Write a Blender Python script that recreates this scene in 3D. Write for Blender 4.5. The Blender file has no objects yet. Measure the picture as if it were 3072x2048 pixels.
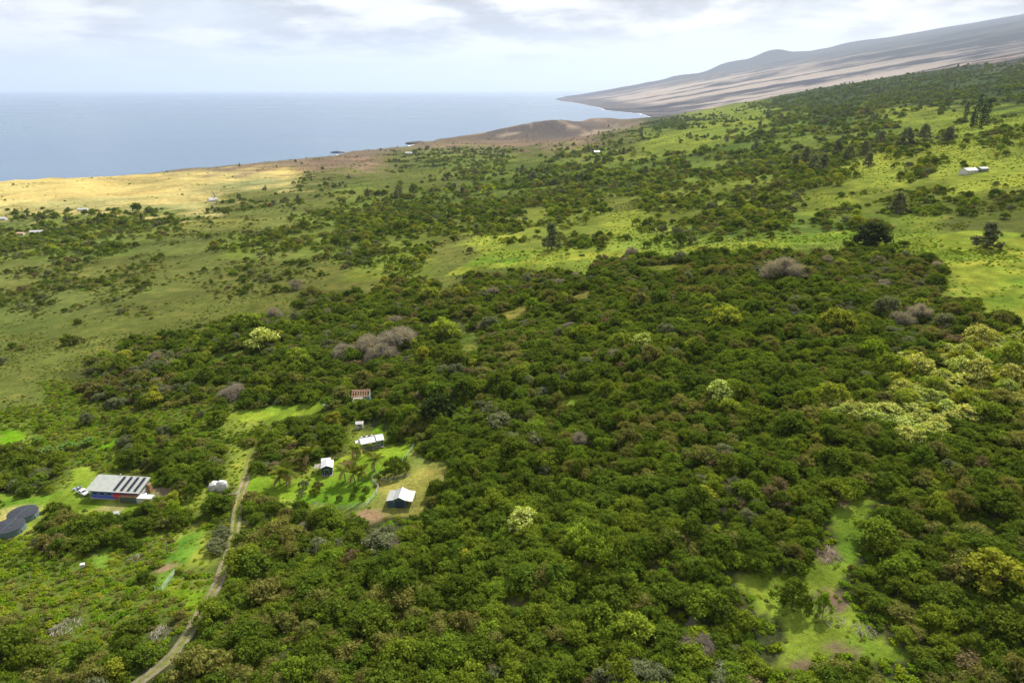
import bpy, bmesh, math, random
import numpy as np
from mathutils import Vector, Matrix
sc = bpy.context.scene
COL = sc.collection
random.seed(7); RNG = np.random.default_rng(11)
# ================================================================== CAMERA, SKY, SUN, EXPOSURE
cam_d = bpy.data.cameras.new('camera'); cam = bpy.data.objects.new('camera', cam_d); COL.objects.link(cam)
cam.location = (0, 0, 216.0); cam.rotation_euler = (math.radians(90 - 20.25), 0, 0)
cam_d.sensor_width = 36.0; cam_d.lens = 24.0; cam_d.clip_start = 1.0; cam_d.clip_end = 400000.0
sc.camera = cam
SUN_DIR = Vector((0.47, 0.88, 0)).normalized() * math.cos(math.radians(47)) + Vector((0, 0, math.sin(math.radians(47))))
sun_d = bpy.data.lights.new('sun', 'SUN'); sun_d.energy = 4.4; sun_d.angle = math.radians(0.6); sun_d.color = (1.0, 0.94, 0.84)
sun = bpy.data.objects.new('sun', sun_d); COL.objects.link(sun); sun.location = (0, 0, 600)
sun.rotation_euler = (-SUN_DIR).to_track_quat('-Z', 'Y').to_euler()
world = bpy.data.worlds.new('World'); sc.world = world; world.use_nodes = True
def N(nt, t, **kw):
    n = nt.nodes.new(t)
    for k, v in kw.items():
        if k.startswith('i_'):
            key = k[2:]; key = int(key) if key.isdigit() else key.replace('_', ' ')
            n.inputs[key].default_value = v
        else: setattr(n, k, v)
    return n
def M_(nt, op, a, b=None, c=None, clamp=False):
    n = nt.nodes.new('ShaderNodeMath'); n.operation = op; n.use_clamp = clamp
    for i, s in enumerate((a, b, c)):
        if s is None: continue
        if isinstance(s, (int, float)): n.inputs[i].default_value = s
        else: nt.links.new(s, n.inputs[i])
    return n.outputs[0]
def mixc(nt, f, a, b, blend='MIX'):
    n = nt.nodes.new('ShaderNodeMix'); n.data_type = 'RGBA'; n.blend_type = blend
    for s, i in ((f, 0), (a, 6), (b, 7)):
        if isinstance(s, (int, float)): n.inputs[i].default_value = s
        elif isinstance(s, tuple): n.inputs[i].default_value = (*s, 1)
        else: nt.links.new(s, n.inputs[i])
    return n.outputs[2]
def ramp(nt, f, lo, hi):
    n = nt.nodes.new('ShaderNodeMapRange'); n.interpolation_type = 'SMOOTHSTEP'; nt.links.new(f, n.inputs[0])
    n.inputs[1].default_value = lo; n.inputs[2].default_value = hi; return n.outputs[0]
def build_sky():
    nt = world.node_tree; nt.nodes.clear()
    out = N(nt, 'ShaderNodeOutputWorld'); bg = N(nt, 'ShaderNodeBackground'); bg.inputs[1].default_value = 0.1
    sky = N(nt, 'ShaderNodeTexSky'); sky.sky_type = 'NISHITA'; sky.sun_disc = False
    sky.sun_elevation = math.radians(47); sky.sun_rotation = math.atan2(0.47, 0.88)
    sky.altitude = 200; sky.air_density = 1.0; sky.dust_density = 1.2; sky.ozone_density = 1.2
    tc = N(nt, 'ShaderNodeTexCoord'); sp = N(nt, 'ShaderNodeSeparateXYZ'); nt.links.new(tc.outputs['Generated'], sp.inputs[0])
    z = M_(nt, 'MAXIMUM', sp.outputs[2], 0.0)
    k = M_(nt, 'DIVIDE', 1.0, M_(nt, 'ADD', z, 0.17))
    cb = N(nt, 'ShaderNodeCombineXYZ'); nt.links.new(M_(nt, 'MULTIPLY', sp.outputs[0], k), cb.inputs[0]); nt.links.new(M_(nt, 'MULTIPLY', sp.outputs[1], k), cb.inputs[1])
    def noise(scale, detail, rough, off, dist=0.0):
        mp = N(nt, 'ShaderNodeMapping'); mp.inputs['Location'].default_value = off; nt.links.new(cb.outputs[0], mp.inputs[0])
        n = N(nt, 'ShaderNodeTexNoise'); n.inputs['Scale'].default_value = scale; n.inputs['Detail'].default_value = detail
        n.inputs['Roughness'].default_value = rough; n.inputs['Distortion'].default_value = dist; nt.links.new(mp.outputs[0], n.inputs[0]); return n.outputs[0]
    n1 = noise(0.55, 8, 0.58, (3.1, 1.7, 0), 0.3); n2 = noise(1.7, 7, 0.6, (9.2, 4.4, 0), 0.2)
    cover = ramp(nt, M_(nt, 'ADD', M_(nt, 'MULTIPLY', n1, 0.75), M_(nt, 'MULTIPLY', n2, 0.25)), 0.35, 0.52)
    # nearer the horizon the layer is seen edge-on through haze: paler and thinner
    thin = ramp(nt, sp.outputs[2], 0.02, 0.065)
    lit = ramp(nt, n2, 0.38, 0.60)
    ccol = mixc(nt, lit, (2.6, 2.6, 2.7), (6.3, 6.1, 5.9))
    hz = ramp(nt, sp.outputs[2], 0.30, -0.02)
    base = mixc(nt, M_(nt, 'MULTIPLY', hz, 0.9), sky.outputs[0], (4.5, 4.45, 4.4))
    col = mixc(nt, M_(nt, 'MULTIPLY', cover, M_(nt, 'ADD', 0.3, M_(nt, 'MULTIPLY', thin, 0.68))), base, ccol)
    # low bank of small cumulus just above the sea horizon
    az = M_(nt, 'ARCTAN2', sp.outputs[0], sp.outputs[1])
    c2 = N(nt, 'ShaderNodeCombineXYZ'); nt.links.new(M_(nt, 'MULTIPLY', az, 26.0), c2.inputs[0]); nt.links.new(M_(nt, 'MULTIPLY', sp.outputs[2], 160.0), c2.inputs[1])
    nb = N(nt, 'ShaderNodeTexNoise'); nb.inputs['Scale'].default_value = 0.9; nb.inputs['Detail'].default_value = 6; nt.links.new(c2.outputs[0], nb.inputs[0])
    top = M_(nt, 'ADD', 0.006, M_(nt, 'MULTIPLY', nb.outputs[0], 0.024))
    bank = M_(nt, 'MULTIPLY', ramp(nt, M_(nt, 'SUBTRACT', top, sp.outputs[2]), 0.0, 0.0025), ramp(nt, sp.outputs[2], 0.006, 0.014))
    col = mixc(nt, M_(nt, 'MULTIPLY', bank, 0.65), col, (5.8, 5.7, 5.6))
    nt.links.new(col, bg.inputs[0]); nt.links.new(bg.outputs[0], out.inputs[0])
build_sky()
vs = sc.view_settings; vs.view_transform = 'Standard'; vs.look = 'None'; vs.exposure = 0.85; vs.gamma = 1.0; vs.use_curve_mapping = False
cy = sc.cycles; cy.max_bounces = 6; cy.diffuse_bounces = 3; cy.glossy_bounces = 2; cy.transmission_bounces = 3; cy.volume_bounces = 1; cy.transparent_max_bounces = 4
cy.use_denoising = True; cy.caustics_reflective = False; cy.caustics_refractive = False
# ================================================================== GEOMETRY OF THE PLACE
import math
import numpy as np
# ------------------------------------------------------------------ camera maths (photo is 3072 x 2048)
HC = 180.0; FPX = 2048.0; PITCH = math.radians(20.25)
CP, SP = math.cos(PITCH), math.sin(PITCH)
def ray(u, v):
    xn = (u - 1536.0) / FPX; q = (v - 1024.0) / FPX
    return xn, CP - q * SP, -SP - q * CP
def proj(x, y, z):
    dz = z - HC
    dep = np.maximum(y * CP - dz * SP, 1e-3)
    up = y * SP + dz * CP
    return 1536.0 + FPX * x / dep, 1024.0 - FPX * up / dep
def at_z(u, v, z):
    a, b, c = ray(u, v); t = (z - HC) / c
    return a * t, b * t
def at_y(u, v, Y):
    a, b, c = ray(u, v); t = Y / b
    return a * t, Y, HC + c * t
# ------------------------------------------------------------------ noise
def _h(ix, iy, s):
    n = (ix.astype(np.int64) * 374761393 + iy.astype(np.int64) * 668265263 + s * 974711) & 0x7fffffff
    n = ((n ^ (n >> 13)) * 1274126177) & 0x7fffffff
    return ((n ^ (n >> 16)) & 0xffff) / 65535.0
def vnoise(x, y, s=0):
    x = np.asarray(x, float); y = np.asarray(y, float)
    ix = np.floor(x); iy = np.floor(y); fx = x - ix; fy = y - iy
    fx = fx * fx * (3 - 2 * fx); fy = fy * fy * (3 - 2 * fy)
    a = _h(ix, iy, s); b = _h(ix + 1, iy, s); c = _h(ix, iy + 1, s); d = _h(ix + 1, iy + 1, s)
    return (a + (b - a) * fx) * (1 - fy) + (c + (d - c) * fx) * fy
def fbm(x, y, s=0, o=4):
    r = 0; a = 0.5; t = 0
    for k in range(o):
        r = r + a * vnoise(x * 2 ** k, y * 2 ** k, s + k * 17); t += a; a *= 0.5
    return r / t
def sstep(a, b, x):
    t = np.clip((x - a) / (b - a), 0, 1); return t * t * (3 - 2 * t)
def inside(poly, x, y):
    r = np.zeros(np.shape(x), bool); n = len(poly)
    for i in range(n):
        x0, y0 = poly[i]; x1, y1 = poly[(i + 1) % n]
        if y0 == y1: continue
        c = ((y0 > y) != (y1 > y)) & (x < (x1 - x0) * (y - y0) / (y1 - y0) + x0)
        r ^= c
    return r
def pdist(pts, x, y):
    d = np.full(np.shape(x), 1e9)
    for (x0, y0), (x1, y1) in zip(pts[:-1], pts[1:]):
        dx, dy = x1 - x0, y1 - y0; L = dx * dx + dy * dy + 1e-9
        t = np.clip(((x - x0) * dx + (y - y0) * dy) / L, 0, 1)
        d = np.minimum(d, np.hypot(x - x0 - t * dx, y - y0 - t * dy))
    return d
# ------------------------------------------------------------------ coast (points at sea level seen in the photo)
coast_px = [(0, 552), (180, 545), (380, 535), (520, 522), (649, 508), (800, 492), (930, 480), (1010, 471), (1060, 458), (1216, 447), (1262, 431),
            (1364, 420), (1400, 410)]
COAST = [(-9000, -9000), (-3200, -900), (-1900, 600)] + [at_z(u, v, 0.0) for u, v in coast_px]
COAST += [(-60, 2950), (210, 3050), (420, 3500), (690, 4100), (1000, 4700)] + [at_z(u, v, 0.0) for u, v in [(1973, 357), (1925, 341), (1860, 335), (1821, 331), (1799, 322), (1716, 307), (1690, 304), (1664, 298)]]
COAST += [(1500, 19500), (4200, 21500), (9000, 24000), (30000, 30000)]
LAND = COAST + [(40000, 30000), (40000, -9000)]
# ------------------------------------------------------------------ terrain height
ctrl = [at_y(300, 1490, 164)]
def cz(u, v, z):
    x, y = at_z(u, v, z); ctrl.append((x, y, z))
for c in [(300, 2048, 84), (1536, 2048, 90), (3000, 2048, 97), (2630, 725, 111), (3072, 1000, 110), (85, 1215, 62), (640, 935, 68),
          (0, 655, 22), (635, 600, 19), (0, 552, 9), (649, 508, 9), (1000, 475, 9), (1262, 436, 9), (1650, 432, 16), (1400, 425, 12),
          (1536, 1300, 88), (1200, 1400, 84), (2300, 1500, 102), (1800, 1100, 97), (2500, 900, 108)]: cz(*c)
for c in [(2200, 370, 1500), (2048, 362, 2400), (2930, 400, 640), (2920, 513, 480), (3072, 262, 1300), (1536, 700, 480), (2000, 560, 690),
          (2600, 306, 1700), (2500, 450, 760), (2300, 380, 1250), (2700, 330, 1150)]: ctrl.append(at_y(*c))
cz(1100, 560, 42); cz(1600, 480, 46); cz(1850, 400, 70)
ctrl += [(0, 0, 92), (0, -200, 95), (300, 0, 122), (-300, 0, 68), (500, 300, 148), (900, 600, 190), (-900, 300, 25), (-1500, 900, 10), (1400, 1500, 240), (500, -300, 150), (-900, -300, 40), (1400, 300, 250), (1100, 2300, 185), (300, 2900, 14)]
C = np.array(ctrl)
def _tps_fit(P, lam):
    n = len(P); S = 400.0
    d = np.hypot(P[:, None, 0] - P[None, :, 0], P[:, None, 1] - P[None, :, 1]) / S
    K = np.where(d > 0, d * d * np.log(d + 1e-12), 0) + lam * np.eye(n)
    A = np.zeros((n + 3, n + 3)); A[:n, :n] = K; A[:n, n] = 1; A[:n, n + 1:] = P[:, :2] / S; A[n:, :n] = A[:n, n:].T
    return np.linalg.solve(A, np.r_[P[:, 2], 0, 0, 0])
W = _tps_fit(C, 0.02)
def tps(x, y):
    S = 400.0; r = W[-3] + W[-2] * x / S + W[-1] * y / S
    for (px, py, _), w in zip(C, W):
        d2 = ((x - px) ** 2 + (y - py) ** 2) / S / S
        r = r + w * 0.5 * d2 * np.log(d2 + 1e-12)
    return r
cx_y = np.array([-9000, -900, 600, 1463, 2000, 2700, 3050, 3500, 4100, 4700, 5500, 9000, 18000, 21500, 24000, 30000.])
cx_x = np.array([-9000, -3200, -1900, -1077, -500, -100, 210, 420, 690, 1000, 1180, 1150, 1150, 4200, 9000, 30000.])
HILLS = [(1645, 2640, 50, 150, 110, 0), (1510, 2600, 26, 130, 100, 0), (1790, 2750, 34, 190, 110, 0), (1400, 2600, 14, 110, 90, 0), (1580, 2480, 14, 70, 60, 0)]
def height0(x, y):
    x = np.asarray(x, float); y = np.asarray(y, float)
    xc = np.interp(y, cx_y, cx_x)
    d = np.maximum(x - xc, 0)
    zf = 0.13 * d + 0.043 * np.maximum(d - 500, 0)
    zf = np.minimum(zf, 2150)
    # bumps (old cinder cones) on the far flank
    for bx, by, bh, br in [(4950, 16800, 150, 400), (5850, 16700, 230, 480), (6600, 17000, 80, 380), (3900, 17000, 60, 350), (7900, 17000, 60, 500)]:
        zf = zf + bh * np.exp(-((x - bx) ** 2 + (y - by) ** 2) / br ** 2)
    # gullies running down the flank
    g = fbm((y + 0.22 * x) / 420.0, x / 3800.0, 5, 4) - 0.5
    zf = zf + g * np.minimum(d * 0.075, 130)
    xn = np.clip(x, -4000, 1800); yn = np.clip(y, -1200, 3200)
    zn = tps(xn, yn)
    w = np.maximum(sstep(2100, 3400, y), sstep(1300, 2400, x))
    w = np.maximum(w, 1 - sstep(-1500, -700, y))
    z = zn * (1 - w) + zf * w
    amp = sstep(60, 900, np.hypot(x, y))
    z = z + (fbm(x / 90.0, y / 90.0, 3, 3) - 0.5) * (3 + 9 * amp) + (fbm(x / 14.0, y / 14.0, 9, 3) - 0.5) * 1.0
    for u, Y, h, rx, ry, _ in HILLS:
        hx = (u - 1536) / FPX * Y / 1.046
        e = ((x - hx) / rx) ** 2 + ((y - Y) / ry) ** 2
        z = z + h * np.exp(-e * 1.2) * (0.85 + 0.3 * fbm(x / 60, y / 60, 21, 3))
    sd = pdist(COAST, x, y); ins = inside(LAND, x, y)
    sd = np.where(ins, sd, -sd) + (fbm(x / 45.0, y / 45.0, 31, 3) - 0.5) * 26
    cw = 10 + 0.006 * np.maximum(y - 1500, 0)
    k = sstep(-cw, cw * 0.6, sd)
    z = np.maximum(z, 5.0 + 3 * fbm(x / 25.0, y / 25.0, 41, 3))
    return -6 + (z + 6) * k
# the whole place is laid out at 180 m eye height and then brought to its real size
K = 1.2; HC = 180.0 * K
COASTW = [(a * K, b * K) for a, b in COAST]
def height1(x, y): return K * height0(np.asarray(x, float) / K, np.asarray(y, float) / K)
def _hit0(u, v):
    a, b, c = ray(u, v); t = np.geomspace(60, 6000, 6000); d = HC + c * t - height1(a * t, b * t); k = int(np.argmax(d < 0)); t = t[k]
    return a * t, b * t, HC + c * t
# levelled ground under the buildings: photo pixel of the middle of the footprint, inner radius
PAD_PX = [(360, 1482, 16), (30, 1565, 10), (975, 1392, 7), (1110, 1342, 9), (1195, 1520, 9), (1085, 1200, 10)]
PADS = [(*_hit0(u, v), r) for u, v, r in PAD_PX]
def height(x, y):
    z = height1(x, y)
    for px, py, pz, r in PADS:
        w = 1 - sstep(r, r * 1.9, np.hypot(x - px, y - py)); z = z * (1 - w) + pz * w
    return z
# ------------------------------------------------------------------ helpers: objects, materials
def link(o, parent=None):
    COL.objects.link(o)
    if parent is not None: o.parent = parent
    return o
def tag(o, label=None, cat=None, group=None, kind=None):
    if label: o['label'] = label
    if cat: o['category'] = cat
    if group: o['group'] = group
    if kind: o['kind'] = kind
    return o
def mesh_np(name, V, F, mat=None, smooth=False):
    me = bpy.data.meshes.new(name); V = np.asarray(V, np.float32); F = np.asarray(F, np.int32); n = F.shape[1]
    me.vertices.add(len(V)); me.vertices.foreach_set('co', V.ravel())
    me.loops.add(F.size); me.loops.foreach_set('vertex_index', F.ravel())
    me.polygons.add(len(F)); me.polygons.foreach_set('loop_start', np.arange(0, F.size, n, dtype=np.int32))
    try: me.polygons.foreach_set('loop_total', np.full(len(F), n, np.int32))
    except Exception: pass
    if smooth: me.polygons.foreach_set('use_smooth', np.ones(len(F), bool))
    me.update(calc_edges=True)
    if mat: me.materials.append(mat)
    return me
def set_col(me, name, C3):
    a = me.attributes.new(name, 'FLOAT_COLOR', 'POINT'); a.data.foreach_set('color', np.c_[C3, np.ones(len(C3))].astype(np.float32).ravel())
def new_mat(name):
    m = bpy.data.materials.new(name); m.use_nodes = True; nt = m.node_tree; nt.nodes.clear()
    return m, nt, N(nt, 'ShaderNodeOutputMaterial')
# ------------------------------------------------------------------ cover classes read off the photograph, one class per 128 x 64 px
GRID0 = 256
GRID = [   # rows of (class index, number of cells), see CLS
 [(9, 16), (3, 2), (10, 6)],
 [(9, 15), (10, 1), (6, 2), (3, 1), (10, 1), (3, 1), (6, 3)],
 [(9, 14), (4, 1), (6, 2), (3, 4), (6, 2), (3, 1)],
 [(9, 9), (4, 1), (3, 2), (5, 1), (3, 4), (12, 3), (6, 1), (3, 1), (6, 2)],
 [(7, 7), (4, 1), (5, 2), (4, 1), (12, 5), (3, 2), (12, 1), (3, 1), (6, 1), (3, 1), (6, 2)],
 [(7, 5), (4, 3), (3, 1), (12, 5), (5, 1), (3, 2), (12, 1), (3, 1), (6, 1), (3, 1), (12, 3)],
 [(4, 1), (12, 3), (4, 3), (3, 1), (12, 4), (3, 2), (6, 1), (3, 1), (12, 2), (3, 1), (12, 1), (3, 1), (6, 1), (4, 2)],
 [(12, 3), (4, 2), (3, 1), (12, 3), (3, 1), (4, 1), (6, 1), (3, 2), (6, 8), (3, 2)],
 [(4, 8), (3, 2), (5, 2), (6, 2), (0, 8), (6, 2)],
 [(4, 9), (3, 1), (5, 1), (1, 2), (0, 9), (6, 2)],
 [(4, 4), (5, 3), (1, 1), (0, 15), (6, 1)],
 [(5, 4), (4, 1), (1, 2), (0, 2), (1, 1), (4, 1), (1, 1), (0, 11), (1, 1)],
 [(5, 3), (1, 3), (0, 2), (1, 2), (0, 12), (2, 2)],
 [(5, 2), (1, 2), (0, 17), (2, 3)],
 [(5, 1), (8, 1), (1, 1), (0, 9), (1, 1), (0, 8), (2, 3)],
 [(8, 5), (6, 1), (8, 1), (1, 1), (0, 1), (8, 2), (0, 8), (2, 4), (0, 1)],
 [(6, 1), (8, 5), (0, 2), (6, 1), (0, 12), (2, 1), (0, 2)],
 [(0, 1), (8, 2), (0, 2), (6, 1), (0, 2), (6, 1), (0, 15)],
 [(0, 1), (6, 2), (0, 2), (6, 3), (0, 16)],
 [(6, 3), (0, 1), (6, 1), (1, 1), (6, 2), (0, 16)],
 [(6, 1), (0, 3), (8, 1), (0, 19)],
 [(8, 1), (0, 2), (8, 1), (6, 1), (0, 19)],
 [(8, 4), (6, 1), (0, 19)],
 [(8, 5), (0, 19)],
 [(8, 5), (0, 19)],
 [(1, 1), (8, 3), (0, 20)],
 [(0, 1), (8, 2), (1, 1), (0, 20)],
 [(0, 1), (8, 1), (1, 2), (0, 20)]]
CLS = 'FfYmsogdkbt.M'
GI = np.array([[c for c, n in r for _ in range(n)] for r in GRID])
GCOL = np.array([(.050, .062, .022), (.062, .074, .024), (.10, .14, .025), (.150, .195, .034), (.125, .145, .036), (.125, .150, .034), (.215, .270, .040),
                 (.43, .375, .14), (.100, .140, .024), (.21, .155, .105), (.055, .085, .03), (.16, .13, .09), (.125, .165, .032)])
def cls_lookup(u, v):
    c = np.clip(np.floor(u / 128.0).astype(int), 0, 23); r = np.clip(np.floor((v - GRID0) / 64.0).astype(int), 0, 27)
    return GI[r, c]
# open places, photo pixels of their ground outline
def zp(pts, ox, oy, s): return [(ox + x * s, oy + y * s) for x, y in pts]
A_, B_, D_ = 1024 / 2352, 700 / 2352, 700 / 2352
OPEN_PX = {
 'clearing': zp([(1180, 268), (1400, 318), (1300, 372), (1285, 460), (1262, 560), (1240, 650), (1160, 750), (1100, 800), (1090, 880), (1150, 1000), (1230, 1130), (1330, 1250), (1480, 1300), (1615, 1325), (1600, 1420), (1380, 1390), (1200, 1380), (1000, 1380), (860, 1440), (700, 1480), (530, 1490), (620, 1370), (720, 1270), (680, 1210), (560, 1110), (460, 960), (370, 870), (290, 800), (600, 800), (850, 790), (925, 740), (900, 680), (1050, 590), (1020, 480), (1010, 350), (1150, 330)], 2048, 1366, A_),
 'lawn_home': zp([(60, 720), (120, 570), (200, 570), (380, 610), (560, 630), (780, 640), (990, 450), (1060, 430), (1260, 390), (1500, 330), (1590, 290), (1720, 265), (1830, 290), (1745, 400), (1640, 520), (1480, 575), (1395, 640), (1470, 720), (1445, 790), (1330, 905), (1000, 925), (790, 890), (620, 850), (340, 770), (70, 770)], 700, 1250, B_),
 'lawn_back': zp([(1430, 100), (1510, 90), (1510, 200), (1420, 210)], 700, 1250, B_),
 'yard_dry': zp([(1838, 285), (1870, 360), (1990, 450), (2220, 440), (2170, 540), (2180, 650), (1960, 700), (1960, 990), (1700, 1010), (1500, 1000), (1330, 1030), (1210, 970), (1000, 930), (1330, 910), (1450, 795), (1475, 715), (1400, 642), (1490, 580), (1650, 520), (1750, 405)], 700, 1250, B_),
 'lawn_house': zp([(0, 800), (140, 870), (440, 870), (690, 790), (750, 700), (700, 590), (900, 560), (1000, 640), (960, 760), (1500, 800), (1770, 780), (1720, 870), (1580, 930), (1430, 980), (1330, 1020), (1100, 1020), (960, 1000), (700, 1000), (620, 960), (400, 1020), (370, 1120), (200, 1210), (0, 1300)], 0, 1230, D_),
 'lawn_upper': zp([(0, 190), (130, 200), (260, 240), (200, 330), (0, 420)], 0, 1230, D_),
 'lawn_strip': zp([(1000, 370), (1220, 275), (1240, 320), (1010, 410)], 0, 1230, D_),
 'glade': [(1685, 1190), (1775, 1178), (1780, 1212), (1680, 1225)],
 'strip_green': zp([(1080, 850), (1120, 760), (1260, 560), (1430, 490), (1420, 560), (1330, 700), (1200, 800), (1130, 930)], 0, 1366, A_),
 'verge': zp([(1120, 940), (1200, 870), (1300, 925), (1430, 910), (1500, 840), (1440, 990), (1360, 1100), (1290, 1010)], 0, 1366, A_),
 'pocket': zp([(600, 760), (700, 640), (780, 610), (800, 640), (700, 780)], 0, 1366, A_),
 'pasture_strip': [(1330, 830), (1480, 805), (1750, 778), (2000, 772), (2250, 748), (2480, 724), (2600, 712), (2560, 690), (2350, 712), (2150, 735), (1900, 748), (1700, 745), (1500, 752), (1420, 780)], 'pasture_right': [(2690, 722), (2900, 690), (3072, 700), (3200, 720), (3200, 1000), (3072, 985), (2960, 940), (2880, 850), (2800, 775)], 'gap_a': [(1480, 945), (1560, 915), (1625, 905), (1615, 925), (1530, 962)], 'gap_b': [(1375, 1000), (1440, 990), (1445, 1050), (1370, 1062)], 'gap_c': [(1700, 905), (1740, 872), (1775, 870), (1765, 900)], 'gap_d': [(620, 1060), (735, 1050), (740, 1075), (640, 1085)], 'gap_e': [(1900, 800), (2060, 788), (2060, 805), (1930, 818)],
 'mown': [(690, 1240), (830, 1215), (985, 1195), (985, 1222), (860, 1255), (800, 1275), (780, 1262), (700, 1262)],
}
OPEN_COL = {'clearing': (.160, .225, .026), 'lawn_home': (.155, .265, .020), 'lawn_back': (.17, .30, .012), 'yard_dry': (.215, .225, .050), 'lawn_house': (.170, .255, .026), 'lawn_upper': (.15, .30, .012),
            'lawn_strip': (.15, .30, .012), 'glade': (.23, .29, .03), 'strip_green': (.125, .225, .026), 'verge': (.150, .215, .014), 'pocket': (.17, .24, .03), 'mown': (.185, .27, .026), 'pasture_strip': (.21, .27, .035), 'pasture_right': (.215, .275, .035), 'gap_a': (.15, .165, .035), 'gap_b': (.13, .16, .03), 'gap_c': (.17, .17, .04), 'gap_d': (.12, .16, .028), 'gap_e': (.17, .19, .03)}
# ------------------------------------------------------------------ the ground: one sheet from behind the camera to the far headland
def axis(lo, f0, f1, hi, step, g):
    a = [f0]; s = step
    while a[-1] > lo: s *= 1 + g; a.append(a[-1] - s)
    b = list(np.arange(f0, f1, step)); c = [b[-1] + step]; s = step
    while c[-1] < hi: s *= 1 + g; c.append(c[-1] + s)
    return np.array(a[:0:-1] + b + c)
GX = axis(-10800, -255, 255, 36000, 1.7, 0.0215); GY = axis(-9600, 88, 395, 30600, 1.7, 0.0165)
XX, YY = np.meshgrid(GX, GY)
ZZ = height(XX, YY)
def hg(x, y):
    x = np.asarray(x, float); y = np.asarray(y, float)
    i = np.clip(np.searchsorted(GX, x) - 1, 0, len(GX) - 2); j = np.clip(np.searchsorted(GY, y) - 1, 0, len(GY) - 2)
    fx = (x - GX[i]) / (GX[i + 1] - GX[i]); fy = (y - GY[j]) / (GY[j + 1] - GY[j])
    return (ZZ[j, i] * (1 - fx) + ZZ[j, i + 1] * fx) * (1 - fy) + (ZZ[j + 1, i] * (1 - fx) + ZZ[j + 1, i + 1] * fx) * fy
def hit(u, v):
    """where the line of sight through a photo pixel meets the ground"""
    a, b, c = ray(u, v); t = np.geomspace(60, 40000, 4000)
    d = HC + c * t - hg(a * t, b * t); k = np.argmax(d < 0)
    if d[k] >= 0: k = len(t) - 1
    lo, hi = t[max(k - 1, 0)], t[k]
    for _ in range(30):
        m = (lo + hi) / 2
        if HC + c * m - float(hg(a * m, b * m)) < 0: hi = m
        else: lo = m
    return a * hi, b * hi, float(hg(a * hi, b * hi))
OPEN = {k: [hit(u, v)[:2] for u, v in p] for k, p in OPEN_PX.items()}
TRACK_PX = [(380, 2075), (409, 2048), (461, 2015), (514, 1972), (557, 1915), (601, 1840), (630, 1793), (657, 1745), (672, 1697), (692, 1649), (704, 1601), (710, 1549), (716, 1508), (729, 1462), (746, 1410), (757, 1362), (785, 1325), (801, 1305), (800, 1288)]
TRACK = [hit(u, v)[:2] for u, v in TRACK_PX]
UU, VV = proj(XX, YY, ZZ)
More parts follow.
